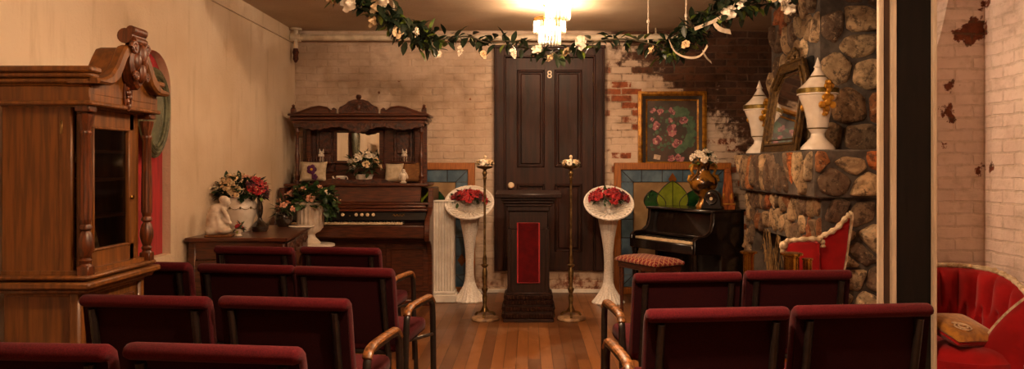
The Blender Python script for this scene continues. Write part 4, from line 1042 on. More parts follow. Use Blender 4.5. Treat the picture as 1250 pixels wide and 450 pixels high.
def glass_panel(label, loc):
    t = thing('stained_glass_panel', label, 'stained glass', loc, 0, 'stained glass panels against the back wall')
    w2, h2, fw = .62, 1.39, .075
    b = MB()
    for s in (-1, 1): b.box((s * (w2 - fw / 2), 0, h2 / 2), (fw, .045, h2), .006)
    for z in (fw / 2, h2 - fw / 2): b.box((0, -.001, z), (2 * w2, .043, fw), .006)
    b.build('wood_frame', M['frame_wood'], t)
    xi, z0, z1 = w2 - fw, fw, h2 - fw; bd = .13
    b = MB(); b.box((0, .004, (z0 + z1) / 2), (2 * (xi - bd), .008, z1 - z0 - 2 * bd)); b.build('clear_field', M['beige_glass'], t)
    b = MB()
    for s in (-1, 1):
        for j in range(5):
            za = z0 + bd + (z1 - z0 - 2 * bd) * j / 5; zb = z0 + bd + (z1 - z0 - 2 * bd) * (j + 1) / 5
            b.box((s * (xi - bd / 2), .004, (za + zb) / 2), (bd - .004, .008, zb - za - .004), .002)
    for z in (z0 + bd / 2, z1 - bd / 2):
        for j in range(5):
            xa = -xi + 2 * xi * j / 5; b.box((xa + xi / 5, .004, z), (2 * xi / 5 - .004, .008, bd - .004), .002)
    b.build('blue_border', M['blue_glass'], t)
    def lens(cx, cz, a, h_, lean=0):
        pts = []
        for i in range(13):
            s_ = i / 12; pts.append((cx + a * math.sin(PI * s_) ** .75 * (1 - .25 * s_) + lean * s_, cz + h_ * s_))
        for i in range(11, 0, -1):
            s_ = i / 12; pts.append((cx - a * math.sin(PI * s_) ** .75 * (1 - .25 * s_) + lean * s_, cz + h_ * s_))
        return pts
    lens_c, lens_l, lens_r = lens(0, .83, .19, .37), lens(-.16, .86, .13, .24, -.06), lens(.16, .86, .13, .24, .06)
    low_ = [(x, 2 * .695 - z) for x, z in lens_c]
    for pts, mm, yy in ((lens_l, 'green_glass', -.002), (lens_r, 'green_glass', -.002), (lens_c, 'lime_glass', -.006), (low_, 'lime_glass', -.006)):
        b = MB(); b.prism(pts, .008, (0, yy, 0)); b.build('glass_leaf', M[mm], t)
    b = MB()
    for (x, z) in ((0, z1 - .10), (xi - bd / 2, .36), (-xi + bd / 2, .36), (0, z0 + .1)): b.prism([(-.045, 0), (0, -.07), (.045, 0), (0, .07)], .008, (x, -.004, z))
    b.build('amber_diamond', M['brown_glass'], t)
    b = MB()
    for pts in (lens_c, lens_l, lens_r, low_): b.tube([(x, -.009, z) for x, z in pts], .005, 6, True)
    b.tube([(0, -.011, .83), (0, -.011, 1.2)], .004, 5)
    rr = [(-xi + bd, z0 + bd), (xi - bd, z0 + bd), (xi - bd, z1 - bd), (-xi + bd, z1 - bd)]; b.tube([(x, -.003, z) for x, z in rr], .005, 6, True)
    for s in (-1, 1):
        for j in range(1, 5): z = z0 + bd + (z1 - z0 - 2 * bd) * j / 5; b.tube([(s * xi, -.002, z), (s * (xi - bd), -.002, z)], .004, 5)
        for j in range(1, 5): x = -xi + 2 * xi * j / 5; zz = z1 if s > 0 else z0; b.tube([(x, -.002, zz), (x, -.002, zz - s * bd)], .004, 5)
        b.tube([(s * xi, -.002, z1), (s * (xi - bd), -.002, z1 - bd)], .004, 5); b.tube([(s * xi, -.002, z0), (s * (xi - bd), -.002, z0 + bd)], .004, 5)
    b.build('lead_came', M['lead'], t)
    return t
g1 = glass_panel('stained glass panel in honey wood frame, between the organ and the door', (-1.185, 8.24, 0))
g2 = copy_tree(g1); g2.location = (1.525, 8.24, 0); g2['label'] = 'stained glass panel in honey wood frame, behind the black piano'

# ================================================================== LECTERN
t = thing('lectern', 'dark wooden lectern with red velvet front panel before the door', 'lectern', (0, 6.92, 0))
def slab(z, w_, d_, h_, bv=.006): b.box((0, 0, z), (w_, d_, h_), bv)
b = MB(); slab(.50, .365, .30, .62, .008)
for s in (-1, 1): b.box((s * .165, -.152, .52), (.035, .012, .58), .004)
b.box((0, -.152, .225), (.365, .012, .05), .004); b.build('body', M['lectern'], t)
b = MB(); slab(.985, .37, .31, .05); slab(1.015, .41, .34, .025); slab(1.04, .45, .37, .03, .01); slab(1.065, .48, .39, .022); b.build('cap_moulding', M['lectern'], t)
b = MB(); b.box((0, 0, 1.105), (.58, .44, .035), .006, (math.radians(3), 0, 0)); b.build('reading_top', M['lectern'], t)
b = MB(); slab(.88, .34, .28, .16); b.build('neck', M['lectern'], t)
b = MB()
def corr(z, w_, d_, h_):
    n_ = int(w_ / .012); vs, fs = [], []
    prof = [(0, -h_ / 2), (.014, -h_ / 2 + .004), (.02, 0), (.014, h_ / 2 - .004), (0, h_ / 2)]
    per = []
    for i in range(n_ + 1): per.append((-w_ / 2 + w_ * i / n_, -d_ / 2, 0, -1))
    m_ = int(d_ / .012)
    for i in range(1, m_ + 1): per.append((w_ / 2, -d_ / 2 + d_ * i / m_, 1, 0))
    for i in range(1, n_ + 1): per.append((w_ / 2 - w_ * i / n_, d_ / 2, 0, 1))
    for i in range(1, m_): per.append((-w_ / 2, d_ / 2 - d_ * i / m_, -1, 0))
    L = len(per)
    for o_, zz in prof:
        for i, (x, y, nx, ny) in enumerate(per):
            e_ = o_ * (1 if i % 2 else .55); vs.append((x + nx * e_, y + ny * e_, z + zz))
    for j in range(4):
        for i in range(L): fs.append((j * L + i, j * L + (i + 1) % L, (j + 1) * L + (i + 1) % L, (j + 1) * L + i))
    b.add(vs, fs); b.box((0, 0, z), (w_ - .002, d_ - .002, h_ - .002))
for z, w_, d_ in ((.055, .43, .36), (.115, .425, .355), (.17, .395, .33), (.215, .39, .325)): corr(z, w_, d_, .042)
b.box((0, 0, .017), (.44, .37, .034), .005); b.box((0, 0, .085), (.42, .35, .03), .004); b.box((0, 0, .145), (.40, .335, .02), .004); b.box((0, 0, .195), (.385, .32, .02), .004); b.box((0, 0, .245), (.39, .325, .02), .005)
b.build('stepped_base', M['corrugated'], t)
b = MB(); b.box((0, -.154, .60), (.185, .012, .52), .003); vp = b.build('velvet_panel', M['lectern_velvet'], t)
b = MB(); b.tube([(x, -.161, z) for x, z in ((-.094, .34), (.094, .34), (.094, .86), (-.094, .86))], .006, 6, True); b.build('gimp_border', M['red_lining'], vp)
b = MB(); b.grid(lambda u, v: ((u - .5) * .17, -.166 - .004 * math.sin(v * 6), .86 - v * (.02 + .055 * math.sin(PI * u) ** .8)), 17, 6); b.build('velvet_drape', M['lectern_velvet'], vp)

# ================================================================== CANDLE STANDS
def candle_stand(label, loc, first=None):
    if first:
        o = copy_tree(first); o['label'] = label; o.location = loc; return o
    t = thing('candle_stand', label, 'candle stand', loc, 0, 'tall brass candle stands')
    b = MB(); b.lathe([(.12, 0), (.125, .01), (.118, .025), (.09, .032), (0, .034)], 22, fn=lambda a, z: 1 + .05 * math.sin(3 * a + 1)); b.build('stone_base', M['marble'], t)
    b = MB()
    for i in range(3):
        a = 2 * PI * i / 3 + .5; b.tube(spline([(.1 * math.cos(a), .1 * math.sin(a), .034), (.075 * math.cos(a), .075 * math.sin(a), .06), (.04 * math.cos(a), .04 * math.sin(a), .07), (.012 * math.cos(a), .012 * math.sin(a), .11)], 5), [.012, .012, .012, .011, .011, .011, .01, .01, .01, .01, .01, .01, .01, .01, .01, .01], 7)
    b.build('tripod_foot', M['old_brass'], t)
    b = MB(); b.lathe([(.02, .07), (.028, .1), (.016, .13), (.022, .2), (.014, .23), (.026, .26), (.03, .275), (.016, .29), (.022, .38), (.024, .42), (.014, .46), (.03, .475), (.034, .485), (.016, .495), (.02, .53), (.011, .58), (.010, .80), (.010, 1.2), (.013, 1.24), (.02, 1.25), (.012, 1.262), (.024, 1.29), (.012, 1.32)], 16); b.build('turned_shaft', M['old_brass'], t)
    b = MB(); b.lathe([(.012, 1.315), (.02, 1.325), (.06, 1.335), (.072, 1.35), (.07, 1.354), (.04, 1.35), (0, 1.35)], 20, fn=lambda a, z: 1 + .04 * math.cos(8 * a)); b.build('drip_pan', M['old_brass'], t)
    b = MB(); b.cyl((0, 0, 1.35), (0, 0, 1.425), .012, .011, 12); b.lathe([(.011, 1.425), (.016, 1.43), (.012, 1.445), (0, 1.452)], 10); b.build('candle_socket', M['ivory'], t)
    return t
cs = candle_stand('tall brass candle stand left of the lectern', (-.385, 6.86, 0))
candle_stand('tall brass candle stand right of the lectern', (.375, 6.86, 0), cs)
for x, lb_ in ((-.385, 'ring of small white flowers on top of the left candle stand'), (.375, 'ring of small white flowers on top of the right candle stand')):
    R = random.Random(int(x * 100) + 60); g = thing('flower_ring', lb_, 'flowers', (x, 6.86, 1.358), 0, 'flower rings on the candle stands')
    for i in range(7):
        a = 2 * PI * i / 7; o = sub('rose', ROSE['white' if i % 2 else 'cream'], g, (.062 * math.cos(a), .062 * math.sin(a), .03), sc=.035); aim(o, (math.cos(a), math.sin(a), .9), R)
    b = MB()
    for i in range(44):
        a = R.uniform(0, 2 * PI); add_leaf(b, (.045 * math.cos(a), .045 * math.sin(a), R.uniform(.002, .03)), (math.cos(a + R.uniform(-1, 1)), math.sin(a + R.uniform(-1, 1)), R.uniform(-.2, .8)), .05, .02, R=R)
    b.build('foliage', M['leaf'], g, 80)

# ================================================================== WICKER STANDS
def wicker(label, loc, first=None):
    if first:
        o = copy_tree(first); o['label'] = label; o.location = loc; return o
    t = thing('wicker_stand', label, 'flower stand', loc, 0, 'white wicker flower stands')
    rib = lambda a, z: 1 + .035 * math.cos(22 * a)
    b = MB(); b.lathe([(.155, 0), (.16, .012), (.135, .04), (.10, .09), (.065, .15), (.05, .20)], 88, fn=rib); b.build('flared_base', M['wicker'], t)
    b = MB(); b.lathe([(.05, .20), (.042, .27), (.040, .40), (.046, .52), (.062, .64), (.082, .75), (.10, .84), (.10, .86)], 66, fn=lambda a, z: 1 + .03 * math.cos(22 * a)); b.build('trumpet_stem', M['wicker'], t)
    b = MB(); m_ = Matrix.Translation((0, -.045, .975)) @ Euler((math.radians(40), 0, 0)).to_matrix().to_4x4() @ Matrix.Scale(.92, 4); b.T = m_
    prof = [(.03, -.10), (.09, -.085), (.17, -.035), (.23, .0), (.255, .012), (.262, .022), (.255, .03), (.235, .02), (.17, -.015), (.09, -.06), (0, -.075)]
    b.lathe(prof, 120, fn=lambda a, z: 1 + .022 * math.cos(30 * a))
    for i in range(30):
        a = 2 * PI * i / 30; b.tube([(r_ * math.cos(a), r_ * math.sin(a), z_ + .004) for r_, z_ in ((.07, -.066), (.13, -.036), (.19, -.002), (.24, .026))], .006, 5)
    b.tube([(.258 * math.cos(2 * PI * i / 60), .258 * math.sin(2 * PI * i / 60), .024 + .004 * (i % 2)) for i in range(60)], .013, 7, True)
    b.build('fan_basket', M['wicker'], t)
    return t
ws = wicker('white wicker flower stand holding red roses, left of the lectern', (-.59, 7.82, 0))
wicker('white wicker flower stand holding red roses, right of the lectern', (.79, 7.70, 0), ws)
bouquet('red_roses', 'red roses lying in the left wicker stand', (-.59, 7.79, 1.015), (.165, .075, .09), [('red', 14, .055), ('dark', 2, .045)], 50, ('leaf', 'ivy'), (.06, .03), 31, low=.0, group='red roses in wicker stands')
bouquet('red_roses', 'red roses lying in the right wicker stand', (.79, 7.67, 1.02), (.185, .08, .10), [('red', 18, .058), ('dark', 2, .045)], 50, ('leaf', 'ivy'), (.06, .03), 33, low=.0, group='red roses in wicker stands')

# ================================================================== PAINTING
t = thing('rose_painting', 'gilt framed painting of pink roses on the brick wall right of door', 'painting', (1.535, BY - .004, 1.725))
W2, H2 = .365, .425
def frame_ring(b, w0, h0, w1, h1, y0, y1):
    o_ = [(-w0, -h0), (w0, -h0), (w0, h0), (-w0, h0)]; i_ = [(-w1, -h1), (w1, -h1), (w1, h1), (-w1, h1)]
    b.add([(x, 0, z) for x, z in o_] + [(x, y0, z) for x, z in o_] + [(x, y1, z) for x, z in i_] + [(x, 0, z) for x, z in i_],
          [(i, (i + 1) % 4, 4 + (i + 1) % 4, 4 + i) for i in range(4)] + [(4 + i, 4 + (i + 1) % 4, 8 + (i + 1) % 4, 8 + i) for i in range(4)] + [(8 + i, 8 + (i + 1) % 4, 12 + (i + 1) % 4, 12 + i) for i in range(4)] + [(12 + i, 12 + (i + 1) % 4, (i + 1) % 4, i) for i in range(4)])
b = MB(); frame_ring(b, W2, H2, W2 - .035, H2 - .035, -.035, -.05); frame_ring(b, W2 - .03, H2 - .03, W2 - .05, H2 - .05, -.055, -.03)
fr_ = b.build('gilt_frame', M['moulding_gold'], t)
b = MB(); frame_ring(b, W2 - .048, H2 - .048, W2 - .085, H2 - .085, -.032, -.022); b.build('dark_liner', M['dark_liner'], fr_)
b = MB(); frame_ring(b, W2 - .083, H2 - .083, W2 - .10, H2 - .10, -.026, -.016); b.build('gilt_slip', M['moulding_gold'], fr_)
b = MB(); R = random.Random(5); cw, ch = W2 - .10, H2 - .10
b.box((0, -.006, 0), (2 * cw, .01, 2 * ch))
def blot(x, z, r_, y_, n=11, irr=.25):
    ph = R.random() * 6
    b.add([(x, y_, z)] + [(max(-cw, min(cw, x + r_ * (1 + irr * math.sin(3 * a + ph) + R.uniform(-irr, irr) * .5) * math.cos(a))), y_, max(-ch, min(ch, z + r_ * (1 + irr * math.cos(2 * a + ph)) * math.sin(a)))) for a in [2 * PI * i / n for i in range(n)]], [(0, 1 + i, 1 + (i + 1) % n) for i in range(n)])
b.cur = 1
for i in range(40):
    a = -1.3 + 2.8 * i / 39; blot(.02 + .21 * math.cos(a) * R.uniform(.75, 1.05), .02 + .24 * math.sin(a) * R.uniform(.8, 1.05), R.uniform(.02, .045), -.0115 - i * .00001)
for i in range(70): blot(R.uniform(-.23, .16), R.uniform(-.2, .27), R.uniform(.010, .024), -.0119 - i * .000005)
b.cur = 2
for x, z, r_ in ((-.20, .22, .03), (-.12, .20, .035), (.0, .21, .035), (-.02, .11, .03), (.12, .12, .045), (-.17, .05, .045), (0, .01, .062), (-.16, -.1, .055), (.06, -.13, .05), (-.01, -.30, .04), (.08, -.29, .045), (-.22, .12, .025)):
    for j in range(9):
        b.cur = 4 if j in (3, 5, 7) else (3 if j == 8 else 2); blot(x + R.uniform(-.55, .55) * r_, z + R.uniform(-.55, .55) * r_, r_ * (.7 - j * .065), -.0125 - j * .0002)
b.cur = 3; b.box((-.16, -.0125, -.275), (.07, .002, .05), 0, (0, .2, 0))
b.build('canvas', [M['painting_bg'], M['painting_green'], M['painting_pink'], M['painting_pale'], M['painting_rose']], t)

# ================================================================== PIANO
PC, PA = (1.506, 7.494), -PI / 3
t = thing('spinet_piano', 'small black upright piano angled in the back right corner', 'piano', (PC[0], PC[1], 0), PA)
L2, D2 = .475, .31
b = MB(); b.box((0, .19, .46), (2 * L2 - .06, .22, .92)); b.box((0, .02, .05), (2 * L2 - .08, .4, .08), .005); b.box((0, .08, .36), (2 * L2 - .06, .02, .50)); b.build('case', M['black_wood'], t)
for s in (-1, 1):
    side = [(-.30, .56), (-.30, .68), (-.26, .71), (-.16, .72), (-.10, .76), (-.075, .84), (-.07, .93), (.305, .93), (.305, .01), (.02, .01), (.02, .54)]
    b = MB(); b.prism([(y, z) for y, z in side], .035, (s * (L2 - .018), 0, 0), .004, (0, 0, PI / 2)); sd = b.build('side_panel', M['black_wood'], t)
    b = MB(); b.tube(spline([(s * (L2 - .018) - s * .019, y, z) for y, z in side[1:7]], 4), .006, 6); b.build('edge_trim', M['piano_trim'], sd)
    b = MB(); b.lathe([(.028, 0), (.02, .03), (.03, .08), (.02, .12), (.03, .3), (.034, .45), (.024, .5), (.034, .53), (.034, .56)], 14, (s * (L2 - .04), -.26, 0)); b.build('front_leg', M['black_wood'], t)
b = MB(); b.box((0, -.13, .585), (2 * L2 - .04, .36, .05), .006); b.box((0, -.30, .60), (2 * L2 - .04, .03, .09), .008); b.build('key_bed', M['black_wood'], t)
kb = MB(); nk = 36; kw = 2 * L2 - .14
for i in range(nk): kb.box((-kw / 2 + kw * (i + .5) / nk, -.215, .655), (kw / nk - .0016, .14, .02), .002)
ko = kb.build('keyboard', M['ivory'], t)
kb = MB()
for i in range(nk):
    if i % 7 in (0, 1, 3, 4, 5): kb.box((-kw / 2 + kw * (i + 1) / nk, -.175, .67), (.011, .09, .018), .002)
kb.build('black_keys', M['ebony'], ko)
b = MB(); b.box((0, -.02, .80), (2 * L2 - .075, .02, .24), .004, (-.18, 0, 0)); b.box((0, -.10, .70), (2 * L2 - .075, .1, .025), .004); b.build('fallboard', M['black_wood'], t)
b = MB(); b.box((0, .12, .941), (2 * L2 + .02, .40, .022), .006); b.box((0, -.08, .935), (2 * L2 + .0, .025, .02), .004); b.build('lid', M['black_wood'], t)

t = thing('piano_bench', 'wooden bench with red lattice-patterned seat at the black piano', 'bench', (1.10, 7.10, 0), PA)
b = MB()
def bc(u, v):
    x, y = (u - .5) * 2, (v - .5) * 2
    return (x * .29, y * .17, .50 + .035 * (max(0, 1 - abs(x) ** 6) * max(0, 1 - abs(y) ** 4)) ** .4)
b.grid(bc, 17, 13); b.box((0, 0, .488), (.585, .345, .03), .008); b.build('seat_cushion', M['bench_pattern'], t)
b = MB(); b.box((0, 0, .445), (.54, .30, .055), .005); b.build('apron', M['walnut'], t)
for sx in (-1, 1):
    for sy in (-1, 1):
        b = MB(); b.lathe([(.014, 0), (.018, .02), (.014, .05), (.022, .3), (.024, .42)], 12, (sx * .245, sy * .125, 0)); b.build('leg', M['walnut'], t)

# things on the piano lid
t = thing('gilt_vase', 'dark gilt vase with two gold handles on the piano lid', 'vase', (1.665, 7.40, .953), .35)
b = MB(); b.lathe([(.075, 0), (.078, .02), (.055, .05), (.04, .09), (.045, .11), (.085, .15), (.125, .20), (.135, .24), (.115, .29), (.07, .33), (.055, .37), (.06, .41), (.085, .445), (.075, .44), (.05, .4), (0, .38)], 32); b.build('body', M['vase_dark_gold'], t)
for s in (-1, 1):
    b = MB(); b.tube(spline([(s * .06, 0, .40), (s * .11, 0, .41), (s * .13, 0, .36), (s * .115, 0, .32), (s * .145, 0, .30), (s * .165, 0, .27), (s * .135, 0, .24)], 5), [.010 + .005 * abs(math.sin(i * .8)) for i in range(31)], 8); b.ell((s * .15, 0, .30), (.02, .016, .02)); b.ell((s * .12, 0, .40), (.016, .014, .018)); b.build('gold_handle', M['gold'], t)
bouquet('white_roses', 'white roses in the dark gilt vase on the piano', (1.665, 7.40, 1.40), (.12, .09, .10), [('white', 11, .045)], 40, seed=41, leaf=(.05, .026), low=.0)
t = thing('mantel_clock', 'small black hump-backed clock in front of the gilt vase', 'clock', (1.71, 7.215, .953), -.45)
b = MB(); hump = [(-.10, 0), (.10, 0), (.10, .03), (.085, .04), (.08, .10), (.06, .15), (.03, .175), (0, .182), (-.03, .175), (-.06, .15), (-.08, .10), (-.085, .04), (-.10, .03)]
b.prism(hump, .08, (0, 0, 0), .01); b.build('case', M['ebony'], t)
b = MB(); b.lathe([(.058, 0), (.06, .006), (.05, .012), (.03, .008), (0, .008)], 24, (-.005, -.038, .10), R=(PI / 2, 0, 0)); b.build('dial', M['black_wood'], t)
b = MB(); b.lathe([(.012, 0), (.016, .004), (.014, .009), (.005, .008), (0, .008)], 16, (-.005, -.046, .10), R=(PI / 2, 0, 0)); b.build('dial_centre', M['ivory'], t)
t = thing('metronome', 'tall tapered wooden metronome with dark slot at the piano lid end', 'metronome', (1.86, 7.255, .953), -.3)
b = MB(); b.lathe([(.095, 0), (.095, .04), (.085, .05), (.08, .055), (.04, .34), (.045, .345), (.03, .37), (.01, .385), (0, .388)], 4, R=(0, 0, PI / 4)); b.build('case', M['metronome_wood'], t, 10)
b = MB(); b.prism([(-.018, .07), (.018, .07), (.012, .32), (-.012, .32)], .008, (0, -.04, 0), 0, (.11 * -1, 0, 0)); b.build('slot', M['ebony'], t)
b = MB(); b.box((0, 0, .05), (.142, .142, .012), .003); b.ell((-.035, -.052, .12), (.01, .006, .03)); b.ell((.035, -.052, .12), (.01, .006, .03)); b.build('gilt_ornament', M['gold'], t)

# ================================================================== BRASS POSTS, RED CHAIRS
def brass_post(label, loc, r_, h_):
    t = thing('brass_post', label, 'stanchion', loc, 0, 'brass posts by the fireplace')
    b = MB(); b.lathe([(.10, 0), (.10, .012), (.08, .03), (r_ + .01, .045), (r_, .05)], 28); b.build('base', M['brass'], t)
    b = MB(); b.lathe([(r_, .05), (r_, h_ - .03), (r_ + .004, h_ - .026), (r_ + .004, h_ - .02)], 28); b.build('post', M['brass'], t)
    b = MB(); b.lathe([(r_ + .003, h_ - .02), (r_ + .022, h_ - .014), (r_ + .022, h_ - .004), (r_ + .01, h_), (0, h_)], 28); b.build('flange_cap', M['brass'], t)
brass_post('brass post with flanged top at the fireplace opening, nearest the piano', (1.50, 5.30, 0), .036, .775)
brass_post('wider brass post with flanged top before the red velvet armchair', (1.545, 4.57, 0), .044, .845)
t = thing('brass_candle_cup', 'small brass cylinder on slim stem beside the wider brass post', 'candlestick', (1.635, 4.56, 0))
b = MB(); b.lathe([(.035, 0), (.035, .01), (.02, .03), (.012, .05), (.012, .66), (.02, .68)], 18); b.build('stem', M['brass'], t)
b = MB(); b.lathe([(.02, .68), (.026, .69), (.026, .80), (.032, .804), (.032, .812), (.0, .812)], 20); b.build('cup', M['brass'], t)

t = thing('velvet_armchair', 'red velvet armchair with cream carved frame before the fireplace', 'armchair', (1.89, 5.06, 0))
b = MB(); b.prism([(0.0, .40), (.0, .86), (.03, .88), (.12, .93), (.215, 1.02), (.222, 1.0), (.20, .80), (.17, .62), (.14, .40)], .07, (0, .06, 0), .02, (0, 0, .1), 2); b.build('backrest', M['red_velvet'], t)
b = MB(); b.prism([(-.22, .80), (-.21, .845), (-.17, .862), (-.08, .868), (-.01, .86), (.0, .40), (-.14, .40), (-.17, .6)], .07, (0, -.03, 0), .02, (0, 0, -.15), 2); b.build('armrest', M['red_velvet'], t)
b = MB(); b.box((-.02, -.18, .40), (.42, .40, .12), .04, seg=3); b.build('seat', M['red_velvet'], t)
rr_ = lambda n_, a_, c_: [a_ + c_ * (.5 + .5 * math.sin(i * 1.7)) for i in range(n_)]
b = MB(); s_ = spline([(0, .02, .865), (.03, .02, .895), (.12, .022, .945), (.19, .025, 1.02), (.225, .03, 1.045)], 7); b.tube(s_, rr_(len(s_), .012, .010), 8)
s_ = spline([(.225, .03, 1.045), (.232, .04, 1.0), (.21, .06, .80), (.18, .06, .62), (.15, .06, .40)], 6); b.tube(s_, .009, 7); b.build('carved_back_rail', M['cream_frame'], t)
b = MB(); s_ = spline([(.01, -.04, .83), (0, -.045, .872), (-.06, -.045, .885), (-.15, -.02, .875), (-.215, -.01, .865), (-.245, -.01, .83), (-.235, -.01, .79), (-.20, -.01, .76), (-.21, -.015, .72), (-.185, -.02, .66), (-.165, -.03, .56), (-.16, -.05, .40)], 6); b.tube(s_, rr_(len(s_), .011, .008), 8); b.ell((-.235, -.015, .84), (.028, .022, .028)); b.build('carved_arm_rail', M['cream_frame'], t)
b = MB(); b.box((-.02, -.18, .325), (.44, .42, .05), .015); b.build('seat_rail', M['cream_frame'], t)
for x in (-.2, .16):
    for y in (-.36, -.01):
        b = MB(); b.tube(spline([(x, y, .32), (x * 1.06, y * 1.02, .2), (x * .96, y, .08), (x * 1.08, y * 1.03, .0)], 5), [.026, .026, .025, .024, .023, .022, .02, .018, .017, .016, .015, .015, .016, .018, .02, .02], 8); b.build('leg', M['cream_frame'], t)

# tufted settee in the right corner
t = thing('tufted_settee', 'bright red tufted velvet settee with cream carved frame in right corner', 'settee')
bp = spline([(2.20, 4.60, 0), (2.36, 4.735, 0), (2.55, 4.72, 0), (2.69, 4.60, 0), (2.765, 4.40, 0), (2.78, 4.24, 0)], 10)
cum = [0]
for a_, c_ in zip(bp, bp[1:]): cum.append(cum[-1] + (c_ - a_).length)
TL = cum[-1]
def on_path(s_):
    d_ = s_ * TL
    for i in range(len(bp) - 1):
        if d_ <= cum[i + 1] + 1e-9:
            q_ = (d_ - cum[i]) / (cum[i + 1] - cum[i]); p_ = bp[i].lerp(bp[i + 1], q_); tn = (bp[i + 1] - bp[i]).normalized(); return p_, Vector((tn.y, -tn.x, 0))
    return bp[-1].copy(), Vector((-1, 0, 0))
ztop = lambda s_: .38 + .365 * max(0.0, 1 - abs((s_ - .46) / .56) ** 3.2) ** .6
def tuft(s_, v):
    row = v * 2.6; sx = s_ * TL / .115 + .5 * math.floor(row)
    fold = abs(math.sin(PI * (s_ * TL / .115)))
    fold2 = abs(math.sin(PI * (s_ * TL / .115 + .5)))
    k1 = max(0, min(1, (v - .30) / .25)); f_ = fold * k1 + fold2 * (1 - k1)
    btn = math.exp(-((v - .45) / .05) ** 2) * math.exp(-((min(fold, fold2)) / .25) ** 2) * .02
    return .040 * f_ ** .55 - btn
b = MB()
def bk(u, v):
    p_, nn = on_path(u); z = .34 + (ztop(u) - .34) * v
    rnd_ = math.sqrt(max(0, 1 - max(0, (v - .78) / .22) ** 2))
    off = (.03 + tuft(u, v)) * rnd_ + .05 * (1 - v)
    return p_ + nn * off + Vector((0, 0, z))
b.grid(bk, 110, 30)
b.grid(lambda u, v: on_path(u)[0] - on_path(u)[1] * .035 + Vector((0, 0, .25 + (ztop(u) - .25) * v)), 40, 6); 
b.build('tufted_back', M['red_velvet'], t, 80)
b = MB(); tp = [on_path(i / 60)[0] + Vector((0, 0, ztop(i / 60) + .006)) for i in range(61)]; b.tube(tp, [.013 + .006 * (.5 + .5 * math.sin(i * 2.2)) for i in range(61)], 8)
R = random.Random(1)
for i in range(0, 61, 2): b.ell(tp[i] + Vector((R.uniform(-.008, .008), -.012, R.uniform(-.004, .012))), (.012, .010, .010), 7, 5)
b.build('carved_top_rail', M['cream_frame'], t)
def lobe(u, v, sg):
    x = 2.44 + .42 * u; y = 4.20 - .34 * u
    zt = .36 + .42 * math.sin(min(1, u * 1.12) * PI / 2) ** .75
    z = .26 + (zt - .26) * v; bul = .05 * (math.sin(PI * min(1, .12 + v * .88)) ** .5) * (math.sin(PI * (.06 + .9 * u))) ** .5
    return (x - sg * bul * .6, y - sg * bul * .8, z)
b = MB(); b.grid(lambda u, v: lobe(u, v, 1), 24, 16); b.grid(lambda u, v: lobe(u, v, -.4), 24, 16); b.build('side_lobe', M['red_velvet'], t, 80)
b = MB(); b.tube([Vector(lobe(i / 20, 1, .2)) + Vector((.012, .012, .004)) for i in range(21)], .012, 7); b.build('lobe_rail', M['cream_frame'], t)
b = MB()
def seat(u, v):
    a = 2 * PI * u; q_ = v
    e_ = math.sqrt(max(0, 1 - q_ ** 4)); x = 2.42 + .30 * q_ * math.cos(a); y = 4.36 + .30 * q_ * math.sin(a)
    return (x, y, .31 + .085 * e_ - .012 * abs(math.sin(7 * a)) * q_ * (1 - q_) * 3)
b.grid(seat, 56, 12, True); b.lathe([(.30, .26), (.30, .315)], 40, (2.42, 4.36, 0)); b.build('seat', M['red_velvet'], t, 80)
b = MB(); s_ = [(2.42 + .31 * math.cos(a), 4.36 + .31 * math.sin(a), .235) for a in [2 * PI * i / 50 for i in range(50)]]; b.tube(s_, [.022 + .007 * math.sin(i * 1.9) for i in range(50)], 8, True)
s_ = spline([(2.60, 4.06, .30), (2.60, 3.98, .36), (2.66, 3.90, .375), (2.76, 3.82, .36), (2.83, 3.80, .33)], 6); b.tube(s_, [.022 + .008 * (.5 + .5 * math.sin(i * 1.5)) for i in range(len(s_))], 8); b.build('carved_seat_rail', M['cream_frame'], t)
for x, y in ((2.25, 4.2), (2.56, 4.12), (2.3, 4.56), (2.62, 4.5), (2.8, 3.9)):
    b = MB(); b.lathe([(.018, 0), (.02, .02), (.014, .05), (.024, .15), (.03, .24), (.028, .27)], 12, (x, y, 0)); b.build('leg', M['cream_frame'], t)
o = thing('gold_pillow', 'gold throw pillow with red underside and white swirl on the settee', 'pillow', (2.37, 4.27, .465), 0)
o.rotation_euler = (math.radians(-72), math.radians(4), math.radians(20))
pb = pillow('pillow_top', '', (0, 0, 0), .34, .30, .08, M['gold_cloth'], (0, 0, 0)); pb.parent = o
for k_ in ('label', 'category'): del pb[k_]
pb = pillow('red_underside', '', (0, .02, 0), .335, .295, .09, M['red_velvet'], (0, 0, 0)); pb.parent = o
for k_ in ('label', 'category'): del pb[k_]
b = MB(); b.tube([(-.07 + (.012 + .0018 * i) * math.cos(i * .5), -.046 + .0002 * i, -.06 + (.012 + .0013 * i) * math.sin(i * .5)) for i in range(30)], .004, 5); b.build('swirl_embroidery', M['ivory'], o)

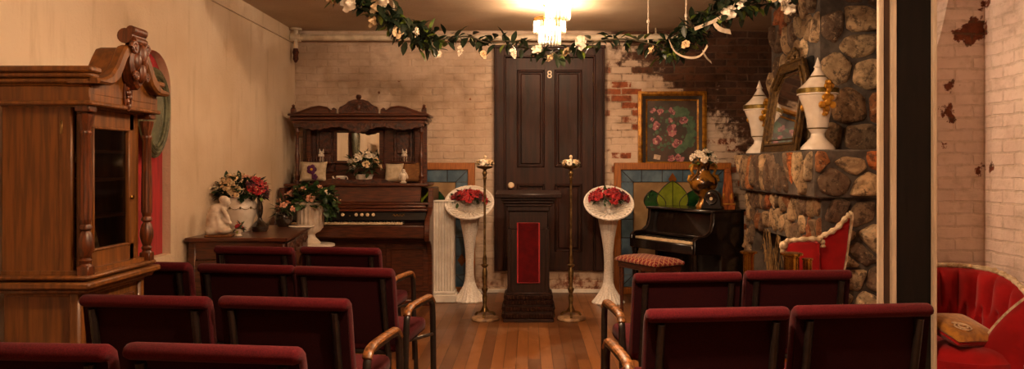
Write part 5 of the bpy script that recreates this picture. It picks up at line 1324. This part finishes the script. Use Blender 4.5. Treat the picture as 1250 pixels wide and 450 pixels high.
# ================================================================== CHAIRS IN ROWS
def make_chair():
    t = thing('padded_chair', 'x', 'chair')
    # rear panel profile in (y, z)
    prof = [(-.155, .44), (-.17, .41), (-.215, .405), (-.232, .43), (-.262, .60), (-.290, .785), (-.308, .788), (-.322, .797), (-.327, .811), (-.320, .828), (-.300, .837), (-.272, .833), (-.245, .812), (-.232, .77), (-.205, .60), (-.17, .47)]
    b = MB(); b.prism(prof, .535, (0, 0, 0), .018, (0, 0, PI / 2), 2); b.build('backrest', M['chair_cloth'], t, 50)
    b = MB(); b.box((0, .035, .435), (.52, .47, .085), .032, (math.radians(3), 0, 0), 3); b.build('seat', M['chair_cloth'], t, 50)
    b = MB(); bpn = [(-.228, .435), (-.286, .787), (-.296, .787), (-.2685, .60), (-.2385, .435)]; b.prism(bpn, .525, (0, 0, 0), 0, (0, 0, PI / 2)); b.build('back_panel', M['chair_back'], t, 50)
    for s in (-1, 1):
        b = MB(); b.tube([(s * .215, -.228, .40), (s * .215, -.25, .50), (s * .215, -.276, .62), (s * .215, -.306, .782)], .017, 10, flat=.9); b.build('back_post', M['black_metal'], t)
        b = MB(); b.tube([(s * .215, -.225, .405), (s * .215, -.235, .2), (s * .215, -.26, .0)], .013, 8); b.build('leg', M['black_metal'], t)
        b = MB(); b.tube([(s * .215, .19, .40), (s * .215, .21, .2), (s * .215, .23, 0)], .013, 8); b.build('leg', M['black_metal'], t)
    b = MB(); b.tube([(x, y, .388) for x, y in ((-.215, -.21), (.215, -.21), (.215, .21), (-.215, .21))], .012, 8, True); b.build('seat_frame', M['black_metal'], t)
    return t
def add_arm(t, s):
    x = s * .305
    path = [(x, -.24, 0), (x, -.215, .3), (x, -.20, .52), (x, -.185, .575), (x, -.15, .598), (x, .0, .604), (x, .16, .604), (x, .205, .592), (x, .23, .555), (x, .24, .45), (x, .25, .2), (x, .262, 0)]
    b = MB(); b.tube(spline(path, 5), .014, 9, flat=1.25); b.cyl((s * .21, .0, .395), (x, .23, .395), .010, n=8); b.cyl((s * .21, -.15, .395), (x, -.21, .395), .010, n=8); a_ = b.build('arm_frame', M['black_metal'], t)
    b = MB(); s_ = spline([(x, -.195, .575), (x, -.165, .606), (x, -.08, .619), (x, .10, .620), (x, .18, .615), (x, .235, .572)], 6); b.tube(s_, [.010] + [.0145] * (len(s_) - 2) + [.010], 10, flat=1.5); b.build('armrest', M['arm_wood'], a_)
plain = make_chair()
armL = copy_tree(plain); add_arm(armL, -1)
armR = copy_tree(plain); add_arm(armR, 1)
used = set()
def place(src, x, y, deg, label, group):
    o = src if src.name not in used else copy_tree(src)
    used.add(src.name)
    th = math.radians(deg)
    o.location = (x - .28 * math.sin(th), y + .28 * math.cos(th), 0); o.rotation_euler = (0, 0, th)
    o['label'] = label; o['group'] = group
GL, GR = 'burgundy chairs left of the aisle', 'burgundy chairs right of the aisle'
place(armR, -.91, 2.26, -7, 'burgundy padded chair in the nearest left row, closest to the aisle', GL)
place(plain, -1.475, 2.28, -4, 'burgundy padded chair in the nearest left row, cut by the left frame edge', GL)
place(armR, -.962, 3.08, -8, 'burgundy padded chair in the second left row, at the aisle', GL)
place(plain, -1.53, 3.12, -6, 'burgundy padded chair in the second left row, beside the oak cabinet', GL)
place(armR, -.945, 4.0, -11, 'burgundy padded chair in the third left row, at the aisle', GL)
place(plain, -1.485, 4.11, -9, 'burgundy padded chair in the third left row, middle of the row', GL)
place(plain, -2.085, 4.23, -8, 'burgundy padded chair half hidden behind the right edge of the oak cabinet', GL)
place(armR, -1.20, 4.98, -11, 'burgundy padded chair in the front left row, at the aisle', GL)
place(plain, -1.765, 5.02, -9, 'burgundy padded chair in the front left row, beside the side table', GL)
place(armL, .69, 2.85, 6, 'burgundy padded chair in the nearest right row, at the aisle', GR)
place(plain, 1.25, 2.92, 6, 'burgundy padded chair in the nearest right row, before the dark post', GR)
place(armL, .775, 3.80, 6, 'burgundy padded chair in the front right row, at the aisle', GR)
place(plain, 1.34, 3.88, 3, 'burgundy padded chair in the front right row, before the red armchair', GR)

# ================================================================== GARLAND
t = thing('rose_garland', 'garland of white roses and dark leaves swagged under the ceiling', 'garland')
gp = spline([(-1.62, 5.7, 2.79), (-1.28, 5.7, 2.60), (-1.08, 5.8, 2.48), (-.92, 6.0, 2.41), (-.80, 6.2, 2.36), (-.62, 6.3, 2.39), (-.48, 6.3, 2.40), (-.32, 6.3, 2.35), (-.12, 6.3, 2.36), (.06, 6.3, 2.29), (.22, 6.3, 2.24), (.36, 6.3, 2.29), (.55, 6.3, 2.36), (.78, 6.3, 2.38), (1.0, 6.3, 2.34), (1.16, 6.2, 2.29), (1.30, 6.1, 2.40), (1.44, 5.95, 2.52), (1.64, 5.8, 2.58), (1.86, 5.75, 2.64), (2.02, 5.75, 2.77)], 8)
b = MB(); b.tube(gp, .007, 6); b.build('vine', M['vine'], t)
R = random.Random(17); b = MB(); NP = len(gp)
dens = lambda x: 1.0 if (x < -.78 or x > 1.08) else .16
for i, p_ in enumerate(gp):
    dn = dens(p_.x)
    for j in range(int(11 * dn + R.random() + .3)):
        b.cur = 0 if R.random() < .85 else 1
        d_ = Vector((R.uniform(-1, 1), R.uniform(-1, 1), R.uniform(-1, .9)))
        off = Vector((R.uniform(-1, 1), R.uniform(-1, 1), R.uniform(-1, 1))) * (.075 if dn > .5 else .035)
        add_leaf(b, p_ + off, d_, R.uniform(.075, .125), R.uniform(.042, .06), R=R)
b.build('foliage', [M['garland_leaf'], M['leaf_light']], t, 80)
for (x, y, z, sz, cl) in ((-1.42, 5.68, 2.58, .07, 'cream'), (-1.30, 5.63, 2.53, .075, 'white'), (-1.13, 5.7, 2.52, .065, 'cream'), (-1.06, 5.68, 2.56, .07, 'white'), (-1.15, 5.72, 2.42, .06, 'cream'), (-.98, 5.85, 2.36, .06, 'cream'), (-.86, 5.95, 2.38, .05, 'white'), (-.72, 6.2, 2.24, .04, 'white'), (-.55, 6.25, 2.28, .05, 'white'), (-.36, 6.25, 2.25, .045, 'cream'), (-.12, 6.25, 2.26, .05, 'white'), (.07, 6.25, 2.29, .055, 'white'), (.17, 6.22, 2.22, .05, 'cream'), (.42, 6.22, 2.34, .07, 'white'), (.30, 6.25, 2.27, .05, 'cream'), (.98, 6.2, 2.28, .05, 'cream'), (1.22, 6.05, 2.30, .045, 'cream'), (1.50, 5.82, 2.50, .07, 'white'), (1.58, 5.75, 2.56, .06, 'white'), (1.78, 5.68, 2.60, .06, 'cream'), (1.86, 5.65, 2.55, .075, 'white'), (1.90, 5.66, 2.49, .06, 'white')):
    o = sub('rose', ROSE[cl], t, (x, y, z), sc=sz * .95); aim(o, (R.uniform(-1, 1), -1, R.uniform(-1, .5)), R); o.rotation_euler.z += R.uniform(0, 3)
def ribbon(pts, w_):
    b = MB(); s_ = spline(pts, 8); vs, fs = [], []
    for i, p_ in enumerate(s_):
        tw = .5 * math.sin(i * .35); vs += [p_ + Vector((.25 * w_ * tw, 0, w_ / 2)), p_ + Vector((-.25 * w_ * tw, -.01, -w_ / 2))]
    for i in range(len(s_) - 1): fs.append((2 * i, 2 * i + 1, 2 * i + 3, 2 * i + 2))
    b.add(vs, fs); b.build('ribbon', M['ribbon'], t, 80)
ribbon([(1.10, 6.1, 2.34), (1.14, 6.05, 2.24), (1.22, 6.0, 2.19), (1.32, 6.0, 2.20), (1.38, 6.0, 2.28)], .02)
ribbon([(1.34, 6.0, 2.24), (1.37, 6.0, 2.19), (1.41, 6.0, 2.15)], .024)
ribbon([(1.27, 5.95, 2.40), (1.38, 5.9, 2.44), (1.50, 5.85, 2.50), (1.54, 5.8, 2.58), (1.50, 5.8, 2.61)], .03)
ribbon([(1.40, 5.9, 2.44), (1.44, 5.85, 2.38), (1.52, 5.85, 2.36)], .04)
for (x, y, z) in ((-1.02, 5.9, 2.42), (.97, 6.3, 2.35), (1.24, 6.12, 2.36)):
    b = MB(); b.cyl((x, y, z), (x, y, 2.798), .005, n=6); b.cyl((x, y, z + .16), (x, y, z + .185), .012, n=8); b.build('hanging_cord', M['thread'], t)

# ================================================================== CHANDELIERS
def chandelier(label, x, y, ztop_, zbot, ro, ri, watts):
    t = thing('crystal_chandelier', label, 'chandelier', (x, y, 2.8), 0, 'crystal chandeliers')
    a_, z_ = ztop_ - 2.8, zbot - 2.8; hh = a_ - z_
    b = MB(); b.lathe([(.06, 0), (.065, -.012), (.04, -.03), (.012, -.04), (.008, a_ + .02)], 16); b.build('ceiling_rose', M['brass'], t)
    fr = MB()
    for r_, z0 in ((ro, a_), (ro, a_ - .02), (ri, a_ - hh * .30), (ri * .5, a_ + .03)): fr.tube([(r_ * math.cos(2 * PI * i / 36), r_ * math.sin(2 * PI * i / 36), z0) for i in range(36)], .006, 6, True)
    for i in range(6):
        c_, s_ = math.cos(PI * i / 3), math.sin(PI * i / 3); fr.tube([(0, 0, a_ + .05), (ri * .5 * c_, ri * .5 * s_, a_ + .03), (ro * c_, ro * s_, a_)], .004, 5); fr.tube([(ro * c_, ro * s_, a_), (ri * c_, ri * s_, a_ - hh * .30)], .003, 5)
    fr.build('frame', M['brass'], t)
    pb_ = MB(); pb_.lathe([(0, 0), (.006, -.006), (.007, -.02), (.0085, -hh * .38), (.004, -hh * .44), (0, -hh * .45)], 6); pm = pb_.mesh('crystal_prism', M['crystal'], 20)
    pi_ = MB(); pi_.lathe([(0, 0), (.006, -.006), (.007, -.02), (.009, -hh * .60), (.004, -hh * .68), (0, -hh * .70)], 6); pm2 = pi_.mesh('crystal_prism', M['crystal'], 20)
    for i in range(30): sub('crystal_prism', pm, t, (ro * math.cos(2 * PI * i / 30), ro * math.sin(2 * PI * i / 30), a_ - .024))
    for i in range(20): sub('crystal_prism', pm2, t, (ri * math.cos(2 * PI * i / 20), ri * math.sin(2 * PI * i / 20), a_ - hh * .30 - .006))
    for i in range(3):
        c_, s_ = math.cos(2 * PI * i / 3 + .5) * ri * .45, math.sin(2 * PI * i / 3 + .5) * ri * .45
        b = MB(); b.lathe([(0, -.075), (.012, -.06), (.017, -.035), (.012, -.01), (.008, 0)], 10, (c_, s_, a_ - .015)); b.build('bulb', M['bulb'], t)
    ld = bpy.data.lights.new('chandelier_light', 'POINT'); ld.energy = watts; ld.color = LAMP_COL; ld.shadow_soft_size = .035
    lo_ = bpy.data.objects.new('chandelier_light', ld); C.objects.link(lo_); lo_.location = (x, y, ztop_ - .03)
chandelier('lower crystal chandelier, the one hanging in front of the door top', .19, 6.95, 2.665, 2.44, .14, .095, LAMP_W['far'])
chandelier('nearer crystal chandelier cut by the top edge of the photo', .19, 5.0, 2.50, 2.295, .125, .075, LAMP_W['mid'])
chandelier('added crystal chandelier over the chair rows, out of view, nearest the camera', .19, 2.2, 2.60, 2.36, .15, .10, LAMP_W['near'])  # added above the view to light the front half of the room
